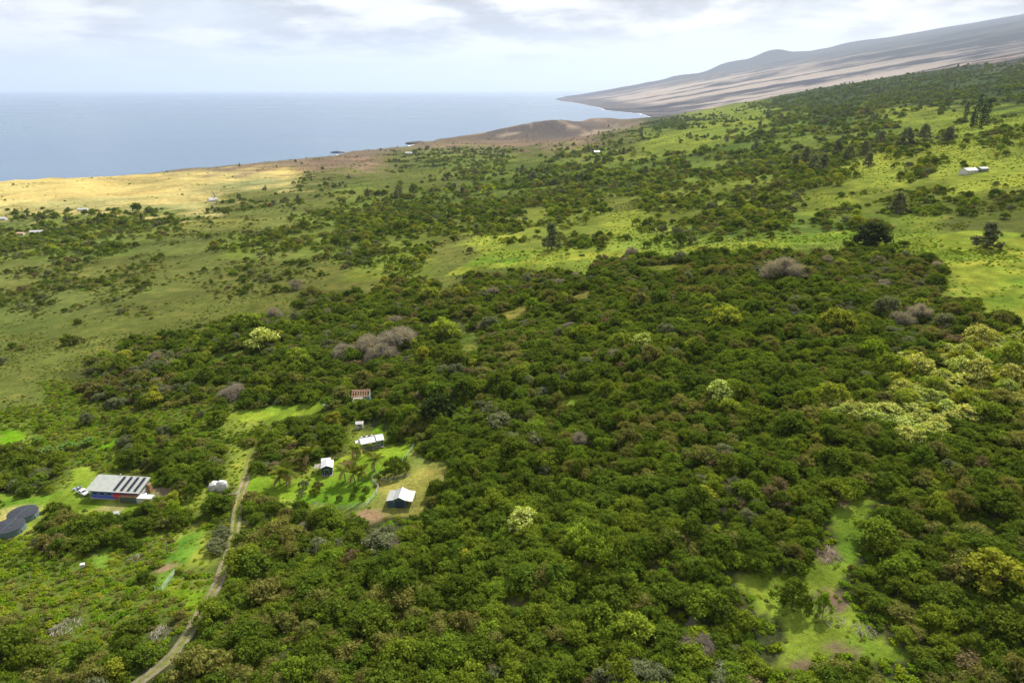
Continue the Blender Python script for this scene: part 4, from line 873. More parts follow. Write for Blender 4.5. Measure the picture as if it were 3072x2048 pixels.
# ------------------------------------------------------------------ white gabled cottage
def cottage():
    pz = PADS[2][2]; r = thing('gabled_cottage', 'small navy cottage with bright white gable roof and glazed front', 'house', (-61.1, 197.5, pz), .2)
    W_, D, he, hr = 4.05, 4.7, 3.25, 4.0; a, b0, b1 = W_ / 2 - .45, -D / 2 + .5, D / 2 - .4
    MB().box(-a - .2, a + .2, b0 - .3, b1 + .2, -1.0, .35).build('foundation', MT['stone'], r)
    MB().prism([(-a, .35), (a, .35), (a, he - .05), (0, hr - .22), (-a, he - .05)], b0, b1).build('wall', MT['navy'], r)
    for s in (-1, 1): MB().slab([(0, -D / 2, hr), (s * W_ / 2, -D / 2, he - .1), (s * W_ / 2, D / 2, he - .1), (0, D / 2, hr)][::s], .1).build('roof', MT['roof_white'], r)
    MB().tube([(0, -D / 2 - .02, hr + .02), (0, D / 2 + .02, hr + .02)], [.09, .09], 6).build('ridge_cap', MT['trim'], r)
    window(r, -.95, b0, .75, 1.6, 1.55, frame='frame', n=2); window(r, -1.0, a, 1.3, 1.1, 1.0, 'x+')
    for s in (-.55, .35): MB().tube([(s, b0 - .75, .4), (s, b0 - .75, 1.2)], [.16, .14], 8).build('porch_planter', MT['navy'], r)
    MB().box(-a, a, b0 - 1.1, b0 - .003, .2, .34).build('deck', MT['grey_wood'], r)
    MB().box(a + .3, a + .42, b0 - .9, b0 - .78, 0, he - .2).build('porch_post', MT['brown'], r)
    MB().slab([(-W_ / 2 - .1, D / 2 + .1, 3.0), (W_ / 2 - 1.0, D / 2 + .1, 3.0), (W_ / 2 - 1.0, D / 2 + 2.1, 3.15), (-W_ / 2 - .1, D / 2 + 2.1, 3.15)], .08).build('rear_roof', MT['roof_white'], r)
    MB().box(-W_ / 2 + .2, W_ / 2 - 1.3, D / 2 + .3, D / 2 + 1.9, -.4, 2.9).build('rear_room', MT['navy'], r)
    MB().slab([(-W_ / 2 - 2.2, -.4, 2.2), (-W_ / 2 - .05, -.4, 2.5), (-W_ / 2 - .05, 2.4, 2.5), (-W_ / 2 - 2.2, 2.4, 2.2)], .07).build('lean_to_roof', MT['grey_wood'], r)
    for yy in (-.2, 2.2): MB().box(-W_ / 2 - 2.05, -W_ / 2 - 1.93, yy - .06, yy + .06, -.5, 2.14).build('lean_to_post', MT['grey_wood'], r)
cottage()
# ------------------------------------------------------------------ long grey roofed cottage above the lawn
def long_cottage():
    pz = PADS[3][2]; r = thing('veranda_cottage', 'long teal grey cottage with stepped light grey roof above the palm lawn', 'house', (-49.4, 213.0, pz), .40)
    L, D, he, hr = 8.2, 4.8, 2.9, 3.75; x0, x1, y0, y1 = -L / 2 + .4, L / 2 - .4, -D / 2 + .7, D / 2 - .5
    MB().box(x0, x1, y0, y1, -1.0, .5).build('foundation', MT['stone'], r)
    MB().prism([(y0, .5), (y1, .5), (y1, he - .1), (0, hr - .2), (y0, he - .1)], x0, x1); w = MB().prism([(y0, .5), (y1, .5), (y1, he - .1), (0, hr - .2), (y0, he - .1)], x0, x1); w.V = [(y, x, z) for x, y, z in w.V]; w.build('wall', MT['slate'], r)
    for a, b, dz in ((-L / 2, 1.15, .0), (1.3, L / 2, .22)):
        for s in (-1, 1): MB().slab([(a, s * D / 2, he - .12 + dz), (b, s * D / 2, he - .12 + dz), (b, 0, hr + dz), (a, 0, hr + dz)][::-s], .09).build('roof', MT['roof_grey'], r)
    for wx in (-3.2, -1.7, -.2, 1.7): window(r, wx, y0, 1.25, 1.1, 1.0, frame='trim', n=2)
    MB().box(x0, x1, y0 - 1.0, y0 - .003, .3, .42).build('deck', MT['grey_wood'], r)
    MB().box(2.95, 3.8, y0 - .05, y0 - .003, .5, 2.4).build('door', MT['teal'], r)
    for px_ in (x0 + .1, -1.0, 1.2, x1 - .1): MB().box(px_ - .06, px_ + .06, y0 - .95, y0 - .83, -.5, he - .25).build('veranda_post', MT['grey_wood'], r)
    for k in range(5): MB().box(-3.4 + k * .9, -2.9 + k * .9, .5 + (k % 2) * .3, 1.0 + (k % 2) * .3, hr - .15, hr + .28).build('roof_box', MT['navy'] if k % 2 else MT['trim'], r)
    MB().slab([(-L / 2 - 1.4, 0, 2.3), (-L / 2 - .05, 0, 2.6), (-L / 2 - .05, 1.8, 2.6), (-L / 2 - 1.4, 1.8, 2.3)], .07).build('lean_to_roof', MT['trim'], r)
    for yy in (.15, 1.65): MB().box(-L / 2 - 1.3, -L / 2 - 1.2, yy - .05, yy + .05, -.6, 2.24).build('lean_to_post', MT['grey_wood'], r)
long_cottage()
# ------------------------------------------------------------------ barn with two lean-to wings
def barn():
    pz = PADS[4][2]; r = thing('metal_barn', 'dark teal metal barn with pale ridged roof and side wings', 'barn', (-32.2, 170.3, pz), -.05)
    h, D, zo, zb, zr_ = 3.85, 5.5, 2.42, 2.74, 3.66; y0, y1 = -D / 2, D / 2; xb = h * .47
    MB().prism([(-xb - .1, -.8), (xb + .1, -.8), (xb + .1, zb - .14), (0, zr_ - .16), (-xb - .1, zb - .14)], y0 + .3, y1 - .3).build('wall', MT['teal'], r)
    MB().box(-h + .25, -xb - .103, y0 + .35, y1 - .35, -.8, zo - .12).build('wing', MT['teal'], r)
    for s in (-1, 1):
        MB().slab([(0, y0, zr_), (s * xb, y0, zb), (s * xb, y1, zb), (0, y1, zr_)][::s], .08).build('roof', MT['roof_barn'], r)
        MB().slab([(s * (xb + .01), y0, zb - .01), (s * h, y0, zo), (s * h, y1, zo), (s * (xb + .01), y1, zb - .01)][::s], .07).build('wing_roof', MT['roof_barn'], r)
    MB().tube([(0, y0 - .03, zr_ + .02), (0, y1 + .03, zr_ + .02)], [.1, .1], 6).build('ridge_cap', MT['trim'], r)
    for k in (0, 1): sx = .35 + k * .8; MB().slab([(sx, -1.3, zr_ - sx * .51 + .03), (sx + .5, -1.3, zr_ - (sx + .5) * .51 + .03), (sx + .5, 1.3, zr_ - (sx + .5) * .51 + .03), (sx, 1.3, zr_ - sx * .51 + .03)], .02).build('skylight_panel', MT['roof_clear'], r)
    for s in (-1, 1):
        for z_ in (y0 + .12, y1 - .12): MB().box(s * h - s * .14 - .06, s * h - s * .14 + .06, z_ - .06, z_ + .06, -.9, zo - .08).build('wing_post', MT['grey_wood'], r)
    for k in (0, 1): MB().box(-1.25 + k * 1.27, -.02 + k * 1.27, y0 + .22, y0 + .297, -.1, 2.2).build('barn_door', MT['navy'], r)
    MB().box(-1.75, -1.5, y0 + .2, y0 + .297, 1.9, 2.1).build('lamp', MT['white'], r)
barn()
# ------------------------------------------------------------------ timber house under construction
def framed_house():
    pz = PADS[5][2]; x, y, _, _ = PADS[5]; r = thing('unfinished_house', 'unfinished timber house frame with bare rafters and teal wrapped wall', 'house', (x, y, pz), .12)
    L, D, he, hr = 7.0, 5.0, 2.8, 4.5
    MB().box(-L / 2, L / 2, -D / 2, D / 2, -1.2, .25).build('floor_slab', MT['concrete'], r)
    for i in range(8):
        xx = -L / 2 + .1 + i * (L - .2) / 7
        for s in (-1, 1):
            MB().box(xx - .06, xx + .06, s * D / 2 - s * .06 - .06, s * D / 2 - s * .06 + .06, .25, he).build('stud', MT['wood'], r)
            MB().tube([(xx, s * (D / 2 + .5), he - .35), (xx, 0, hr)], [.10, .10], 4).build('rafter', MT['wood'], r)
    for yy, zz in ((-D / 2 + .06, he + .06), (D / 2 - .06, he + .06), (0, hr)): MB().box(-L / 2 - .3, L / 2 + .3, yy - .08, yy + .08, zz - .03, zz + .15).build('beam', MT['wood'], r)
    MB().box(L / 2 + .01, L / 2 + .08, -D / 2, D / 2, .25, he).build('wrapped_wall', MT['wrap'], r); MB().box(L / 2 - 2.6, L / 2, -D / 2 - .1, -D / 2 - .01, .25, he).build('wrapped_wall', MT['wrap'], r)
    for k in range(3):
        xx = -L / 2 - 1.2 - k * .9
        MB().tube([(xx, -D / 2 - .4, he - 1.6), (xx, -.5, he + .2)], [.08, .08], 4).build('rafter', MT['wood'], r); MB().box(xx - .05, xx + .05, -.6, -.5, .0, he + .1).build('stud', MT['wood'], r)
framed_house()
def low_hut(name, label, u, v, L, D, he, hr, th, wall='offwhite', roof='roof_white', cat='house', dz=0.0, win=2):
    x, y, z = hit(u, v); r = thing(name, label, cat, (x, y, z + dz), th)
    MB().prism([(-D / 2 + .3, -1.5), (D / 2 - .3, -1.5), (D / 2 - .3, he - .05), (0, hr - .15), (-D / 2 + .3, he - .05)], 0, 1)
    w = MB().prism([(-D / 2 + .3, -1.5), (D / 2 - .3, -1.5), (D / 2 - .3, he - .05), (0, hr - .15), (-D / 2 + .3, he - .05)], -L / 2 + .3, L / 2 - .3); w.V = [(b, a, c) for a, b, c in w.V]; w.build('wall', MT[wall], r)
    for s in (-1, 1): MB().slab([(-L / 2, s * D / 2, he - .1), (L / 2, s * D / 2, he - .1), (L / 2, 0, hr), (-L / 2, 0, hr)][::-s], .1).build('roof', MT[roof], r)
    for k in range(win): window(r, -L / 2 + .9 + k * (L - 1.8) / max(win, 1), -D / 2 + .3, 1.0, 1.1, 1.0, frame='trim', n=2)
    MB().box(L / 2 - 1.6, L / 2 - .75, -D / 2 + .22, -D / 2 + .297, 0, 2.0).build('door', MT['grey_wood'], r); return r
low_hut('hillside_house', 'white roofed house on the bright upper pasture below the tall pines', 2905, 520, 13, 8, 2.8, 4.4, .35, 'offwhite', 'roof_white', win=3)
low_hut('hillside_house', 'grey annex with flat pale roof beside the upper pasture house', 2945, 514, 8, 6, 2.6, 3.4, .3, 'slate', 'roof_grey')
low_hut('coastal_house', 'long white house at the edge of the dry yellow field', 250, 632, 17, 8, 3, 4.6, .1, 'offwhite', 'roof_white', win=4)
low_hut('coastal_house', 'white house set among dark trees near the rocky point', 1226, 462, 22, 11, 4, 6.5, .05, 'white', 'roof_white', win=4)
low_hut('coastal_house', 'small white house on the green field above the cinder hills', 1790, 459, 14, 9, 3.2, 5, .2, 'white', 'roof_white', win=3)
low_hut('village_house', 'white roofed house at the corner of the yellow field', 6, 660, 14, 9, 3, 4.8, .1, 'offwhite', 'roof_white')
low_hut('village_house', 'long pale roofed house behind the village garden trees', 112, 700, 17, 8, 2.8, 4.4, .15, 'offwhite', 'roof_white', win=4)
low_hut('village_house', 'low tan roofed shed beside the long village house', 62, 704, 10, 6, 2.4, 3.4, .1, 'offwhite', 'orange')
low_hut('garden_shed_or_debris', 'small weathered white shed deep in the grove', 1080, 1283, 3.0, 2.2, 2.2, 2.8, .1, 'offwhite', 'offwhite', 'shed', 0, 1)
low_hut('garden_shed_or_debris', 'pale debris pile built as a hut by the mown strip below the unfinished house', 983, 1222, 3.0, 2.0, 1.6, 2.1, .2, 'grey_wood', 'offwhite', 'shed', 0, 1)  # hut form stands in for a pile of debris
low_hut('white_hutch', 'little white roofed hutch in bushes below the container', 353, 1553, 2.0, 1.6, 2.2, 2.6, .2, 'offwhite', 'white', 'hutch', 0, 0)
def church():
    x, y, z = hit(638, 606); r = thing('village_church', 'small white church with grey roof and steeple beside the yellow field', 'church', (x, y, z), math.radians(62))
    L, D, he, hr = 17, 9.5, 4.6, 8.4
    w = MB().prism([(-D / 2 + .4, -2), (D / 2 - .4, -2), (D / 2 - .4, he), (0, hr - .3), (-D / 2 + .4, he)], -L / 2, L / 2); w.V = [(b, a, c) for a, b, c in w.V]; w.build('wall', MT['churchwall'], r)
    for s in (-1, 1): MB().slab([(-L / 2 - .4, s * D / 2, he - .2), (L / 2 + .4, s * D / 2, he - .2), (L / 2 + .4, 0, hr), (-L / 2 - .4, 0, hr)][::-s], .15).build('roof', MT['churchroof'], r)
    MB().box(L / 2 - 3.2, L / 2 - .4, -1.4, 1.4, hr - 1.6, hr + 2.6).build('bell_tower', MT['churchwall'], r)
    sp = MB(); sp.V = [(L / 2 - 3.5, -1.7, hr + 2.6), (L / 2 - .1, -1.7, hr + 2.6), (L / 2 - .1, 1.7, hr + 2.6), (L / 2 - 3.5, 1.7, hr + 2.6), (L / 2 - 1.8, 0, hr + 6.4)]; sp.F = [(0, 1, 4), (1, 2, 4), (2, 3, 4), (3, 0, 4), (3, 2, 1, 0)]; sp.build('spire', MT['churchroof'], r)
    for k in range(4): window(r, -L / 2 + 2 + k * 3.6, -D / 2 + .4, 1.3, 1.1, 2.2, frame='trim')
church()
# ------------------------------------------------------------------ white tarpaulin shelter by the track
def shelter(label, u, v, R, H, seed):
    x, y, z = hit(u, v); r = thing('tarp_shelter', label, 'shelter', (x, y, z), .3); rng = random.Random(seed); n = 9; V = []; F = []
    rings = [(1.0, -.3), (1.02, .45), (.82, .8), (.45, 1.0)]
    for rr, zz in rings:
        for k in range(n): a = 2 * math.pi * k / n; q = rr * R * rng.uniform(.88, 1.08); V.append((q * math.cos(a), q * .8 * math.sin(a), zz * H * (rng.uniform(.9, 1.08) if zz > 0 else 1)))
    V.append((0, 0, H * 1.04))
    for i in range(3):
        for k in range(n): F.append((i * n + k, i * n + (k + 1) % n, (i + 1) * n + (k + 1) % n, (i + 1) * n + k))
    for k in range(n): F.append((3 * n + k, 3 * n + (k + 1) % n, 4 * n))
    m = MB(); m.V = V; m.F = F; m.build('tarpaulin', MT['tarp'], r); ro = MB()
    for k in range(0, n, 3): a = 2 * math.pi * k / n; ro.tube([(R * 1.1 * math.cos(a), R * .9 * math.sin(a), -.1), (R * .95 * math.cos(a), R * .78 * math.sin(a), H * .5)], [.025, .025], 4)
    ro.build('guy_ropes', MT['wire'], r)
shelter('crumpled white tarpaulin tent beside the track gate', 668, 1466, 2.0, 2.9, 3)
shelter('lower crumpled white tarpaulin half hidden behind brown scrub', 645, 1464, 2.1, 2.4, 8)
def box_hive():
    x, y, z = hit(250, 1703); r = thing('white_cupboard', 'little white cupboard on legs at the end of the grass pocket', 'cupboard', (x, y, z), .4)
    MB().box(-.5, .5, -.3, .3, .35, 1.3).build('body', MT['offwhite'], r); MB().slab([(-.6, -.4, 1.36), (.6, -.4, 1.36), (.6, .4, 1.45), (-.6, .4, 1.45)], .06).build('lid', MT['white'], r)
    for a in (-.42, .42):
        for b in (-.22, .22): MB().box(a - .05, a + .05, b - .05, b + .05, -.3, .347).build('leg', MT['grey_wood'], r)
box_hive()
# ------------------------------------------------------------------ fences, gates, posts
def fence(name, label, pts, h, step, rails, postmat, railmat, pw=.07, mesh=False, cat='fence'):
    P = [hit(u, v) for u, v in pts]; o = P[0]; r = thing(name, label, cat, o, 0); Q = []
    for (a, b) in zip(P[:-1], P[1:]):
        L = math.hypot(b[0] - a[0], b[1] - a[1]); n = max(1, round(L / step))
        for i in range(n): t = i / n; Q.append((a[0] + (b[0] - a[0]) * t, a[1] + (b[1] - a[1]) * t))
    Q.append(P[-1][:2]); Q = [(x - o[0], y - o[1], float(hg(x, y)) - o[2]) for x, y in Q]
    for x, y, z in Q: MB().box(x - pw, x + pw, y - pw, y + pw, z - .4, z + h + .1).build('post', MT[postmat], r)
    for k in range(rails):
        zz = h * (k + 1) / rails; m = MB()
        for a, b in zip(Q[:-1], Q[1:]): m.tube([(a[0], a[1], a[2] + zz), (b[0], b[1], b[2] + zz)], [.035, .035], 4, False)
        m.build('rail', MT[railmat], r)
    if mesh:
        m = MB()
        for a, b in zip(Q[:-1], Q[1:]):
            for t in np.linspace(0, 1, 9)[1:-1]: x = a[0] + (b[0] - a[0]) * t; y = a[1] + (b[1] - a[1]) * t; z = a[2] + (b[2] - a[2]) * t; m.tube([(x, y, z + .05), (x, y, z + h)], [.018, .018], 3, False)
        m.build('wire_mesh', MT[railmat], r)
    return r
bz = lambda *p: zp(p, 700, 1250, B_)
fence('orchard_fence', 'wire fence on wooden posts curving round the small orchard', bz((1480, 580), (1395, 645), (1468, 722), (1440, 795), (1335, 910), (1180, 930), (1000, 930), (800, 892)), 1.5, 3.2, 3, 'postm', 'wire', .06, True)
fence('lawn_fence', 'low wire fence between the bright lawn and the dry yard', bz((1825, 300), (1745, 405), (1650, 520)), 1.2, 3.0, 2, 'postm', 'wire', .05)
fence('pasture_rail', 'pale green pipe rail fence beside the bright grass strip', [(487, 1772), (508, 1742), (525, 1722)], 1.5, 3.0, 4, 'fencegreen', 'fencegreen', .06)
fence('pasture_rail', 'short pale green rail running from the pipe fence into the scrub', [(487, 1772), (465, 1768)], 1.1, 3.0, 3, 'fencegreen', 'fencegreen', .05)
fence('track_gate', 'tubular metal gate with posts where the track meets the yard', [(690, 1494), (722, 1478)], 1.3, 4.4, 5, 'postm', 'wire', .08, False, 'gate')
fence('glade_fence', 'weathered board fence at the end of the small yellow glade', [(1782, 1180), (1783, 1212)], 1.8, 2.0, 3, 'grey_wood', 'grey_wood', .08)
fence('glade_fence', 'thin post fence along the front of the small yellow glade', [(1690, 1222), (1735, 1218), (1780, 1212)], 1.2, 3.5, 2, 'grey_wood', 'wire', .06)
def post(label, u, v, h):
    x, y, z = hit(u, v); r = thing('timber_post', label, 'post', (x, y, z), 0); MB().tube([(0, 0, -.5), (0, 0, h)], [.17, .13], 7).build('shaft', MT['grey_wood'], r); MB().box(-.4, .4, -.05, .05, h - .35, h - .22).build('crossbar', MT['grey_wood'], r)
post('tall weathered post standing in the yellow scrub by the grass strip', 505, 1664, 4.2)
post('pale short post standing under a dark shrub in the field', 90, 1738, 2.0)
# ------------------------------------------------------------------ brush piles and stone heaps
def brush(label, u, v, R, H, n, seed):
    x, y, z = hit(u, v); r = thing('brush_pile', label, 'brush pile', (x, y, z), 0); rng = random.Random(seed)
    for i in range(n):
        a = rng.uniform(0, 6.28); d = R * math.sqrt(rng.random()); px, py = d * math.cos(a), d * math.sin(a); pz = H * (1 - (d / R) ** 2) * rng.uniform(.2, 1); L = rng.uniform(.8, 2.4); t = rng.uniform(0, 6.28); up = rng.uniform(-.25, .45)
        p = [(px - L / 2 * math.cos(t), py - L / 2 * math.sin(t), pz - up * .5), (px + rng.uniform(-.2, .2), py + rng.uniform(-.2, .2), pz + .1), (px + L / 2 * math.cos(t), py + L / 2 * math.sin(t), pz + up)]
        w = rng.uniform(.03, .09); MB().tube(p, [w, w * .8, w * .4], 4).build('branch', MT['deadwood'], r)
brush('large heap of bleached branches in the scrub field', 200, 1885, 3.4, 1.9, 90, 1)
brush('heap of grey branches among bushes beside the track', 480, 1905, 2.6, 1.8, 60, 2)
brush('low scatter of dry branches before dark shrubs near the grass pocket', 410, 1678, 2.6, .9, 40, 3)
brush('brown dry brush heap on bare earth in the clearing', 2480, 1660, 3.6, .9, 60, 4)
brush('grey cut branches on dark earth at the clearing', 2500, 1850, 3.2, .8, 45, 5)
brush('pale fallen branches at the bottom of the clearing', 2590, 1890, 2.4, .8, 30, 6)
# ------------------------------------------------------------------ palms
FROND = None
PALM_LEAF = mat_leaf('palm_frond', (.155, .190, .030), .2, .03, .3); PALM_DRY = mat_leaf('palm_frond_dry', (.34, .25, .10), .15, .02, .2)
def frond_mesh(seed, L=3.0):
    rng = np.random.default_rng(seed); V = []; F = []; n = 15; spine = []
    for i in range(n): t = i / (n - 1); spine.append(np.array([L * (t - .12 * t * t), 0, L * (.42 * t - .72 * t * t)]))
    tv, tf = tube_np(spine, np.linspace(.045, .012, n), 4); V += list(tv); F += tf
    for i in range(2, n):
        for s in (-1, 1):
            ln = L * .24 * math.sin(math.pi * (i / n) ** .7) + .12; b = spine[i]; tip = b + np.array([ln * .55, s * ln, -ln * rng.uniform(.3, .6)]); w = np.array([.13, 0, .015]); o = len(V)
            V += [b - w, b + w, tip + w * .2, tip - w * .2]; F.append((o, o + 1, o + 2, o + 3))
    return np.array(V), np.array(F)
FR = [mesh_np('frond', *frond_mesh(s), PALM_LEAF) for s in (1, 2, 3)]; FRD = mesh_np('frond', *frond_mesh(9), PALM_DRY)
def palm(label, u, v, h, s, seed, n=15):
    x, y, z = hit(u, v); r = thing('palm_tree', label, 'palm', (x, y, z), 0, None); rng = random.Random(seed); dx, dy = rng.uniform(-.5, .5), rng.uniform(-.4, .4)
    path = [(0, 0, -.3), (dx * .15, dy * .15, h * .33), (dx * .5, dy * .5, h * .68), (dx, dy, h)]
    MB().tube(path, [.26, .17, .14, .15], 8).build('trunk', MT['grey_wood'], r)
    for i in range(n):
        a = 2 * math.pi * i / n + rng.uniform(-.25, .25); t = i / n; el = math.radians(rng.uniform(-8, 62) if i % 3 else rng.uniform(30, 75))
        dry = i % 7 == 3
        if dry: el = math.radians(-30)
        f = link(bpy.data.objects.new('frond', FRD if dry else FR[i % 3]), r); f.location = (dx, dy, h); k = s * 1.25 * rng.uniform(.85, 1.1); f.scale = (k, k, k); f.rotation_euler = (0, -el, a)
        if dry: f['label'] = 'drooping dry brown frond'
    return r
def pb(u, v): return 700 + u * B_, 1250 + v * B_
palm('tall spreading palm beside the track lawn, largest of the palms', *pb(540, 692), 4.6, 1.35, 1, 20)
palm('palm leaning behind the largest palm at the lawn corner', *pb(470, 690), 3.6, 1.15, 2, 16)
palm('left palm of the row of three on the cottage lawn', *pb(1130, 652), 4.0, .95, 3)
palm('middle palm of the row of three on the cottage lawn', *pb(1226, 662), 3.6, 1.0, 4)
palm('right palm of the row of three on the cottage lawn', *pb(1298, 657), 3.8, .85, 5)
palm('lone palm on the bright lawn near the big round tree', *pb(1420, 548), 3.9, 1.0, 6)
palm('palm at the corner of the long teal grey cottage', *pb(1245, 406), 3.3, 1.05, 7)
palm('dusty palm behind the white gabled cottage', *pb(770, 470), 3.6, 1.25, 8)
palm('small palm in front of the long teal grey cottage', *pb(1410, 345), 2.2, .6, 9, 10)
# ------------------------------------------------------------------ single trees one can point to
def lone(name, kind, u, v, wpx, label, hk=1.0, group=None, var=0):
    x, y, z = hit(u, v); rng_ = math.sqrt(x * x + y * y + (HC - z) ** 2); R = wpx / FPX * rng_ / 2; ps = KIND[kind]; k = ps[var % len(ps)]
    base = {'shrub': 1.0, 'shrubo': 1.0, 'shrubd': 1.0, 'shruby': 1.0}.get(kind, 3.0) * 1.12
    return tree(name, (x, y, z - .1, k, R / base, R / base * hk, (u * 7.3) % 6.28), label, group)
for (a, b, w, k, hk, lab) in [(712, 712, 110, 'grey', 1.1, 'round pale fruit tree nearest the largest palm'), (862, 742, 120, 'olive', 1.5, 'tall olive fruit tree in front of the white gabled cottage'), (690, 800, 95, 'grey', 1.0, 'grey green fruit tree at the orchard corner by the scrub'),
        (815, 790, 115, 'mid', 1.0, 'broad fruit tree between the tall olive tree and orchard fence'), (940, 835, 50, 'mid', 1.5, 'tiny standard fruit tree alone on the orchard grass'), (1070, 842, 80, 'dark', 1.1, 'small dark fruit tree in the middle of the orchard'),
        (1205, 822, 72, 'dark', 1.3, 'small round fruit tree beside the paired orchard shrubs'), (1245, 745, 72, 'dark', 1.3, 'small round fruit tree below the three palms'), (1342, 770, 95, 'dark', 1.3, 'upper of two dark shrubs against the orchard fence'), (1303, 850, 80, 'dark', 1.3, 'lower of two dark shrubs against the orchard fence')]:
    lone('fruit_tree', k, *pb(a, b), w * B_, lab, hk, 'fruit trees in the orchard', int(a) % 3)
lone('spreading_tree', 'big', *pb(1635, 590), 96, 'big round dark olive tree with stones beneath on the lawn edge', 1.0)
lone('spreading_tree', 'deep', 1312, 1262, 112, 'huge blackish green tree behind the cottages', 1.0)
lone('spreading_tree', 'deep', 2612, 735, 100, 'lone very dark tree where two pastures meet', .75)
lone('conifer_like_tree', 'fgrey', 1655, 748, 62, 'tall feathery grey green tree standing in the pasture', 1.25)
lone('bare_tree', 'bare', 890, 868, 48, 'round leafless grey tree alone on the olive pasture', 1.0)
lone('bare_tree', 'bare', 1895, 775, 46, 'leafless grey tree on the upper pasture edge', 1.2)
lone('bare_tree', 'bare', 2350, 845, 120, 'wide leafless grey tree at the top of the thicket', .9)
for i, (u, v, w) in enumerate([(1040, 1080, 90), (1110, 1062, 110), (1190, 1050, 120), (1215, 1028, 90), (1150, 1085, 100)]): lone('bare_tree', 'bare', u, v, w, 'bare brownish tree in the dry patch inside the thicket', .9, 'bare trees of the dry patch', i)
for u, v, w, k, lab in [(745, 1000, 85, 'yellow', 'yellow green tree at the thin end of the thicket'), (790, 1052, 100, 'blossom', 'cream blossomed tree at the thin end of the thicket'), (895, 1098, 75, 'yellow', 'yellow green tree above the dry brush patch'), (1335, 1020, 95, 'yellow', 'large yellow green tree in a gap of the thicket'),
        (1290, 905, 62, 'yellow', 'yellow green tree on the upper edge of the thicket by the mown pasture'), (1382, 896, 54, 'yellow', 'smaller yellow green tree on the upper edge of the thicket'), (1755, 1020, 80, 'lime', 'bright green tree in the middle of the thicket'), (1862, 1050, 75, 'yellow', 'yellow green tree beside the cream blossomed pair'),
        (1925, 1045, 70, 'blossom', 'cream blossomed tree, pair with one beside it in the thicket'), (2175, 985, 95, 'yellow', 'large yellow green tree in the dense upper thicket'), (2508, 998, 95, 'yellow', 'yellow green tree with dark foot in the dense upper thicket'), (2612, 1075, 85, 'lime', 'bright yellow tree just above the pale flowering grove'),
        (2160, 1205, 92, 'blossom', 'cream blossomed tree standing alone above the cottage thicket'), (2490, 1215, 90, 'yellow', 'yellow green tree beside the pale flowering grove'), (1565, 1592, 110, 'blossom', 'lone cream blossomed tree in the dark thicket near the barn'), (1905, 1925, 115, 'yellow', 'yellow tree deep in the dark foreground thicket'),
        (1885, 1765, 66, 'yellow', 'small yellow green tree in the thicket near the clearing'), (2085, 1925, 75, 'lime', 'bright green bush in the thicket near the clearing'), (2985, 1780, 150, 'yellow', 'big yellow green tree in the thicket beyond the clearing'), (1600, 930, 60, 'lime', 'light green tree by a gap in the thicket'), (1270, 1080, 60, 'yellow', 'yellow green tree just above the frame of the unfinished house'), (2475, 1075, 60, 'mid', 'round green tree near the thicket top')]:
    lone('flowering_tree' if k == 'blossom' else 'bright_tree', k, u, v, w, lab, .95, None, int(u) % 2)
lone('broadleaf_tree', 'dark', 2375, 1815, 105, 'round dark tree standing free in the grassy clearing', 1.1); lone('broadleaf_tree', 'lime', 2468, 1840, 46, 'small open crowned tree with thin trunk in the clearing', 2.2); lone('broadleaf_tree', 'mid', 2505, 1502, 110, 'flat topped tree at the head of the clearing', .85)
for i, (u, v, w, hk) in enumerate([(2385, 505, 34, 1.09), (2415, 492, 38, 1.15), (2440, 508, 36, 1.09), (2468, 515, 40, 1.15), (2510, 470, 40, 1.09), (2545, 478, 34, 1.09), (2592, 470, 36, 1.09), (2605, 500, 34, 1.03), (2715, 442, 52, 0.91), (2842, 432, 40, 0.97), (2770, 418, 42, 0.84), (2640, 432, 30, 1.03), (2960, 745, 70, 0.91), (2690, 640, 60, 0.84), (1430, 700, 30, 0.97)]):
    lab, grp = ('feathery grey ironwood in the clump on the upper pasture', 'ironwood clump on the upper pasture') if i < 8 else (['broad feathery ironwood alone on the ridge pasture', 'grey ironwood between the pine clump and ridge pasture', 'round grey ironwood just below the ridge tree belt', 'small grey ironwood above the ironwood clump', 'bushy grey ironwood alone on the bright pasture beyond the thicket', 'grey ironwood near the lone very dark tree', 'slim grey ironwood among bushes on the middle pasture'][i - 8], None)
    lone('ironwood_tree', 'fgrey', u, v, w, lab, hk, grp, i)
# tall columnar pines
PINE_LEAF = mat_leaf('pine_needles', (.022, .042, .016), .15, .02, .15)
def pine(label, u, v, hpx, wpx):
    x, y, z = hit(u, v); d = math.sqrt(x * x + y * y + (HC - z) ** 2); H = hpx / FPX * d; R = wpx / FPX * d / 2; r = thing('columnar_pine', label, 'tree', (x, y, z), 0); rng = np.random.default_rng(int(u)); n = 700
    t = rng.uniform(.06, 1, n); a = rng.uniform(0, 6.28, n); rr = R * np.minimum(1, (1.02 - t) * 4.5) * rng.uniform(.5, 1.05, n) * (.85 + .25 * np.sin(t * 60))
    P = np.c_[rr * np.cos(a), rr * np.sin(a), t * H]; Nn = np.c_[np.cos(a), np.sin(a), np.full(n, .6)] + rng.normal(size=(n, 3)) * .5; Nn /= np.linalg.norm(Nn, axis=1)[:, None]
    V, F = quads_np(P, Nn, rng.uniform(.4, .8, n), rng); link(bpy.data.objects.new('crown', mesh_np('crown', V, F, PINE_LEAF)), r)
    MB().tube([(0, 0, -.5), (0, 0, H * .5), (0, 0, H * .97)], [.4, .28, .08], 7).build('trunk', BARK, r)
pine('columnar dark pine standing apart from the pine clump', 2893, 366, 46, 14); pine('tallest columnar pine of the clump on the ridge', 2925, 381, 74, 18); pine('slender columnar pine at the outer edge of the clump', 2914, 384, 42, 12); pine('columnar pine at the heart of the clump', 2941, 383, 52, 15); pine('broad columnar pine closing the clump', 2956, 372, 54, 16)
